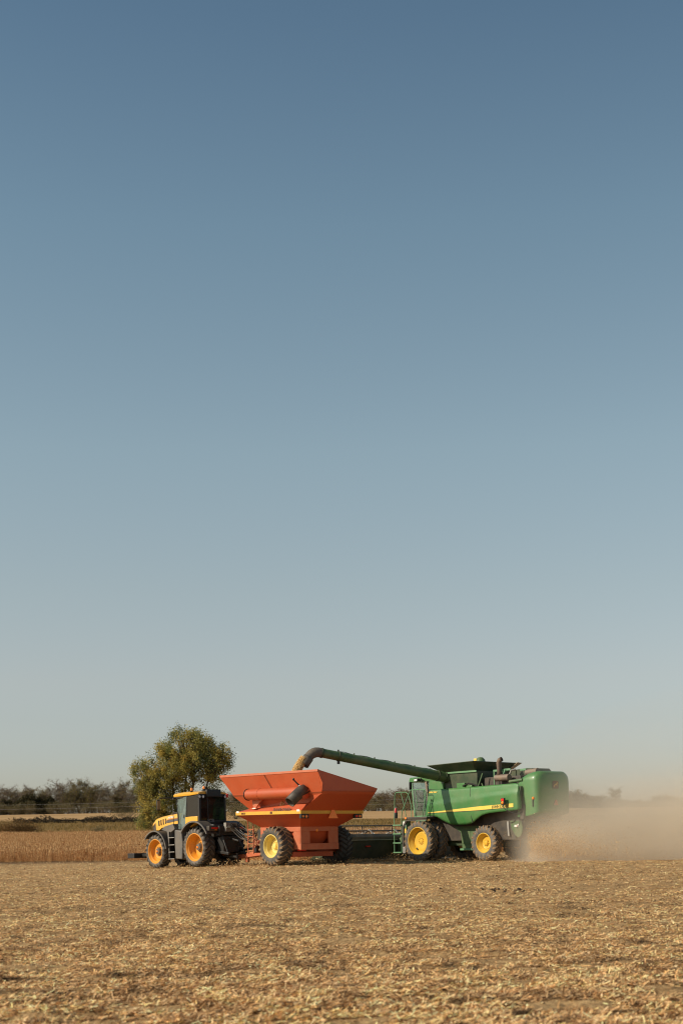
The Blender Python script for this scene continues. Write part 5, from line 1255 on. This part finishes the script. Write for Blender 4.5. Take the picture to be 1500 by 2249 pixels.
def build_dust():
    """dust hanging behind the combine and drifting off to the right; object space: x along the drift, y across, z up"""
    m = bpy.data.materials.new('field_dust'); m.use_nodes = True
    N, L = m.node_tree.nodes, m.node_tree.links
    N.remove(N['Principled BSDF'])
    pv = N.new('ShaderNodeVolumePrincipled'); pv.inputs['Color'].default_value = (.92, .845, .73, 1); pv.inputs['Anisotropy'].default_value = .15
    L.new(pv.outputs[0], N['Material Output'].inputs['Volume'])
    tc = N.new('ShaderNodeTexCoord'); sp = N.new('ShaderNodeSeparateXYZ'); L.new(tc.outputs['Object'], sp.inputs[0])
    x, y, z = sp.outputs
    mm = volume_math(N, L)
    nz = N.new('ShaderNodeTexNoise'); nz.inputs['Scale'].default_value = .34; nz.inputs['Detail'].default_value = 5; nz.inputs['Roughness'].default_value = .55
    mp = N.new('ShaderNodeMapping'); mp.inputs['Scale'].default_value = (.55, 1, 1.25); L.new(tc.outputs['Object'], mp.inputs[0]); L.new(mp.outputs[0], nz.inputs['Vector'])
    nn = nz.outputs[0]
    xx = mm('ADD', x, mm('MULTIPLY', mm('SUBTRACT', nn, .5), 2.2))
    zz = mm('ADD', z, mm('MULTIPLY', mm('SUBTRACT', nn, .5), 7.0))
    xp = mm('MAXIMUM', xx, 0.0)
    sig = mm('ADD', 1.15, mm('MULTIPLY', xp, .17))
    dy = mm('DIVIDE', mm('SUBTRACT', y, mm('MULTIPLY', xp, .05)), sig)
    lat = mm('EXPONENT', mm('MULTIPLY', mm('MULTIPLY', dy, dy), -1.0))
    start = N.new('ShaderNodeMapRange'); start.interpolation_type = 'SMOOTHSTEP'; start.inputs[1].default_value = -2.0; start.inputs[2].default_value = 2.2; L.new(xx, start.inputs[0])
    hz = mm('ADD', 2.0, mm('MULTIPLY', xp, .02))
    zn = mm('DIVIDE', mm('MAXIMUM', zz, 0.0), hz)
    low = mm('EXPONENT', mm('MULTIPLY', mm('POWER', zn, 2.2), -1.0))
    high = mm('EXPONENT', mm('MULTIPLY', mm('MAXIMUM', zz, 0.0), -.36))
    dil = mm('DIVIDE', 1.15, sig)
    rough = mm('MULTIPLY', mm('POWER', nn, 2.0), 3.6)
    dens = mm('MULTIPLY', mm('MULTIPLY', lat, start.outputs[0]), mm('MULTIPLY', mm('ADD', mm('MULTIPLY', low, DUST_LOW), mm('MULTIPLY', high, DUST_HIGH)), mm('MULTIPLY', rough, mm('POWER', dil, .55))))
    L.new(dens, pv.inputs['Density'])
    mb = MB(); secs = []
    for xx_, hw, zt in ((-2.4, 2.2, 4.2), (0, 2.6, 5.6), (3, 3.6, 7.4), (8, 5.0, 8.8), (16, 7.4, 9.6), (27, 10.5, 10)):
        secs.append([(xx_, -hw + .05 * xx_, -.35), (xx_, hw + .05 * xx_, -.35), (xx_, hw * .9 + .05 * xx_, zt * .6), (xx_, hw * .5 + .05 * xx_, zt * .92), (xx_, .05 * xx_, zt), (xx_, -hw * .5 + .05 * xx_, zt * .92), (xx_, -hw * .9 + .05 * xx_, zt * .6)])
    o = mb.loft(secs).build('dust_cloud', m, smooth=0)
    o.location = (9.4, 67.3, .15); o.rotation_euler = (0, 0, RAD(5))
    tag(o, 'tan dust cloud trailing behind the combine to the right', 'dust cloud', kind='stuff')
DUST_LOW, DUST_HIGH = 3.2, .48

# ------------------------------------------------------------------ the place
build_ground()
build_straw()
build_clods()
build_soy()
build_weeds()
build_cottonwood((-24.6, 220, float(gz(-24.6, 220))))
build_far_trees()
build_power_line()
build_tractor()
build_cart()
comb, spout_end = build_combine()
build_grain(comb, spout_end)
build_trampled()
build_chaff()
build_dust()
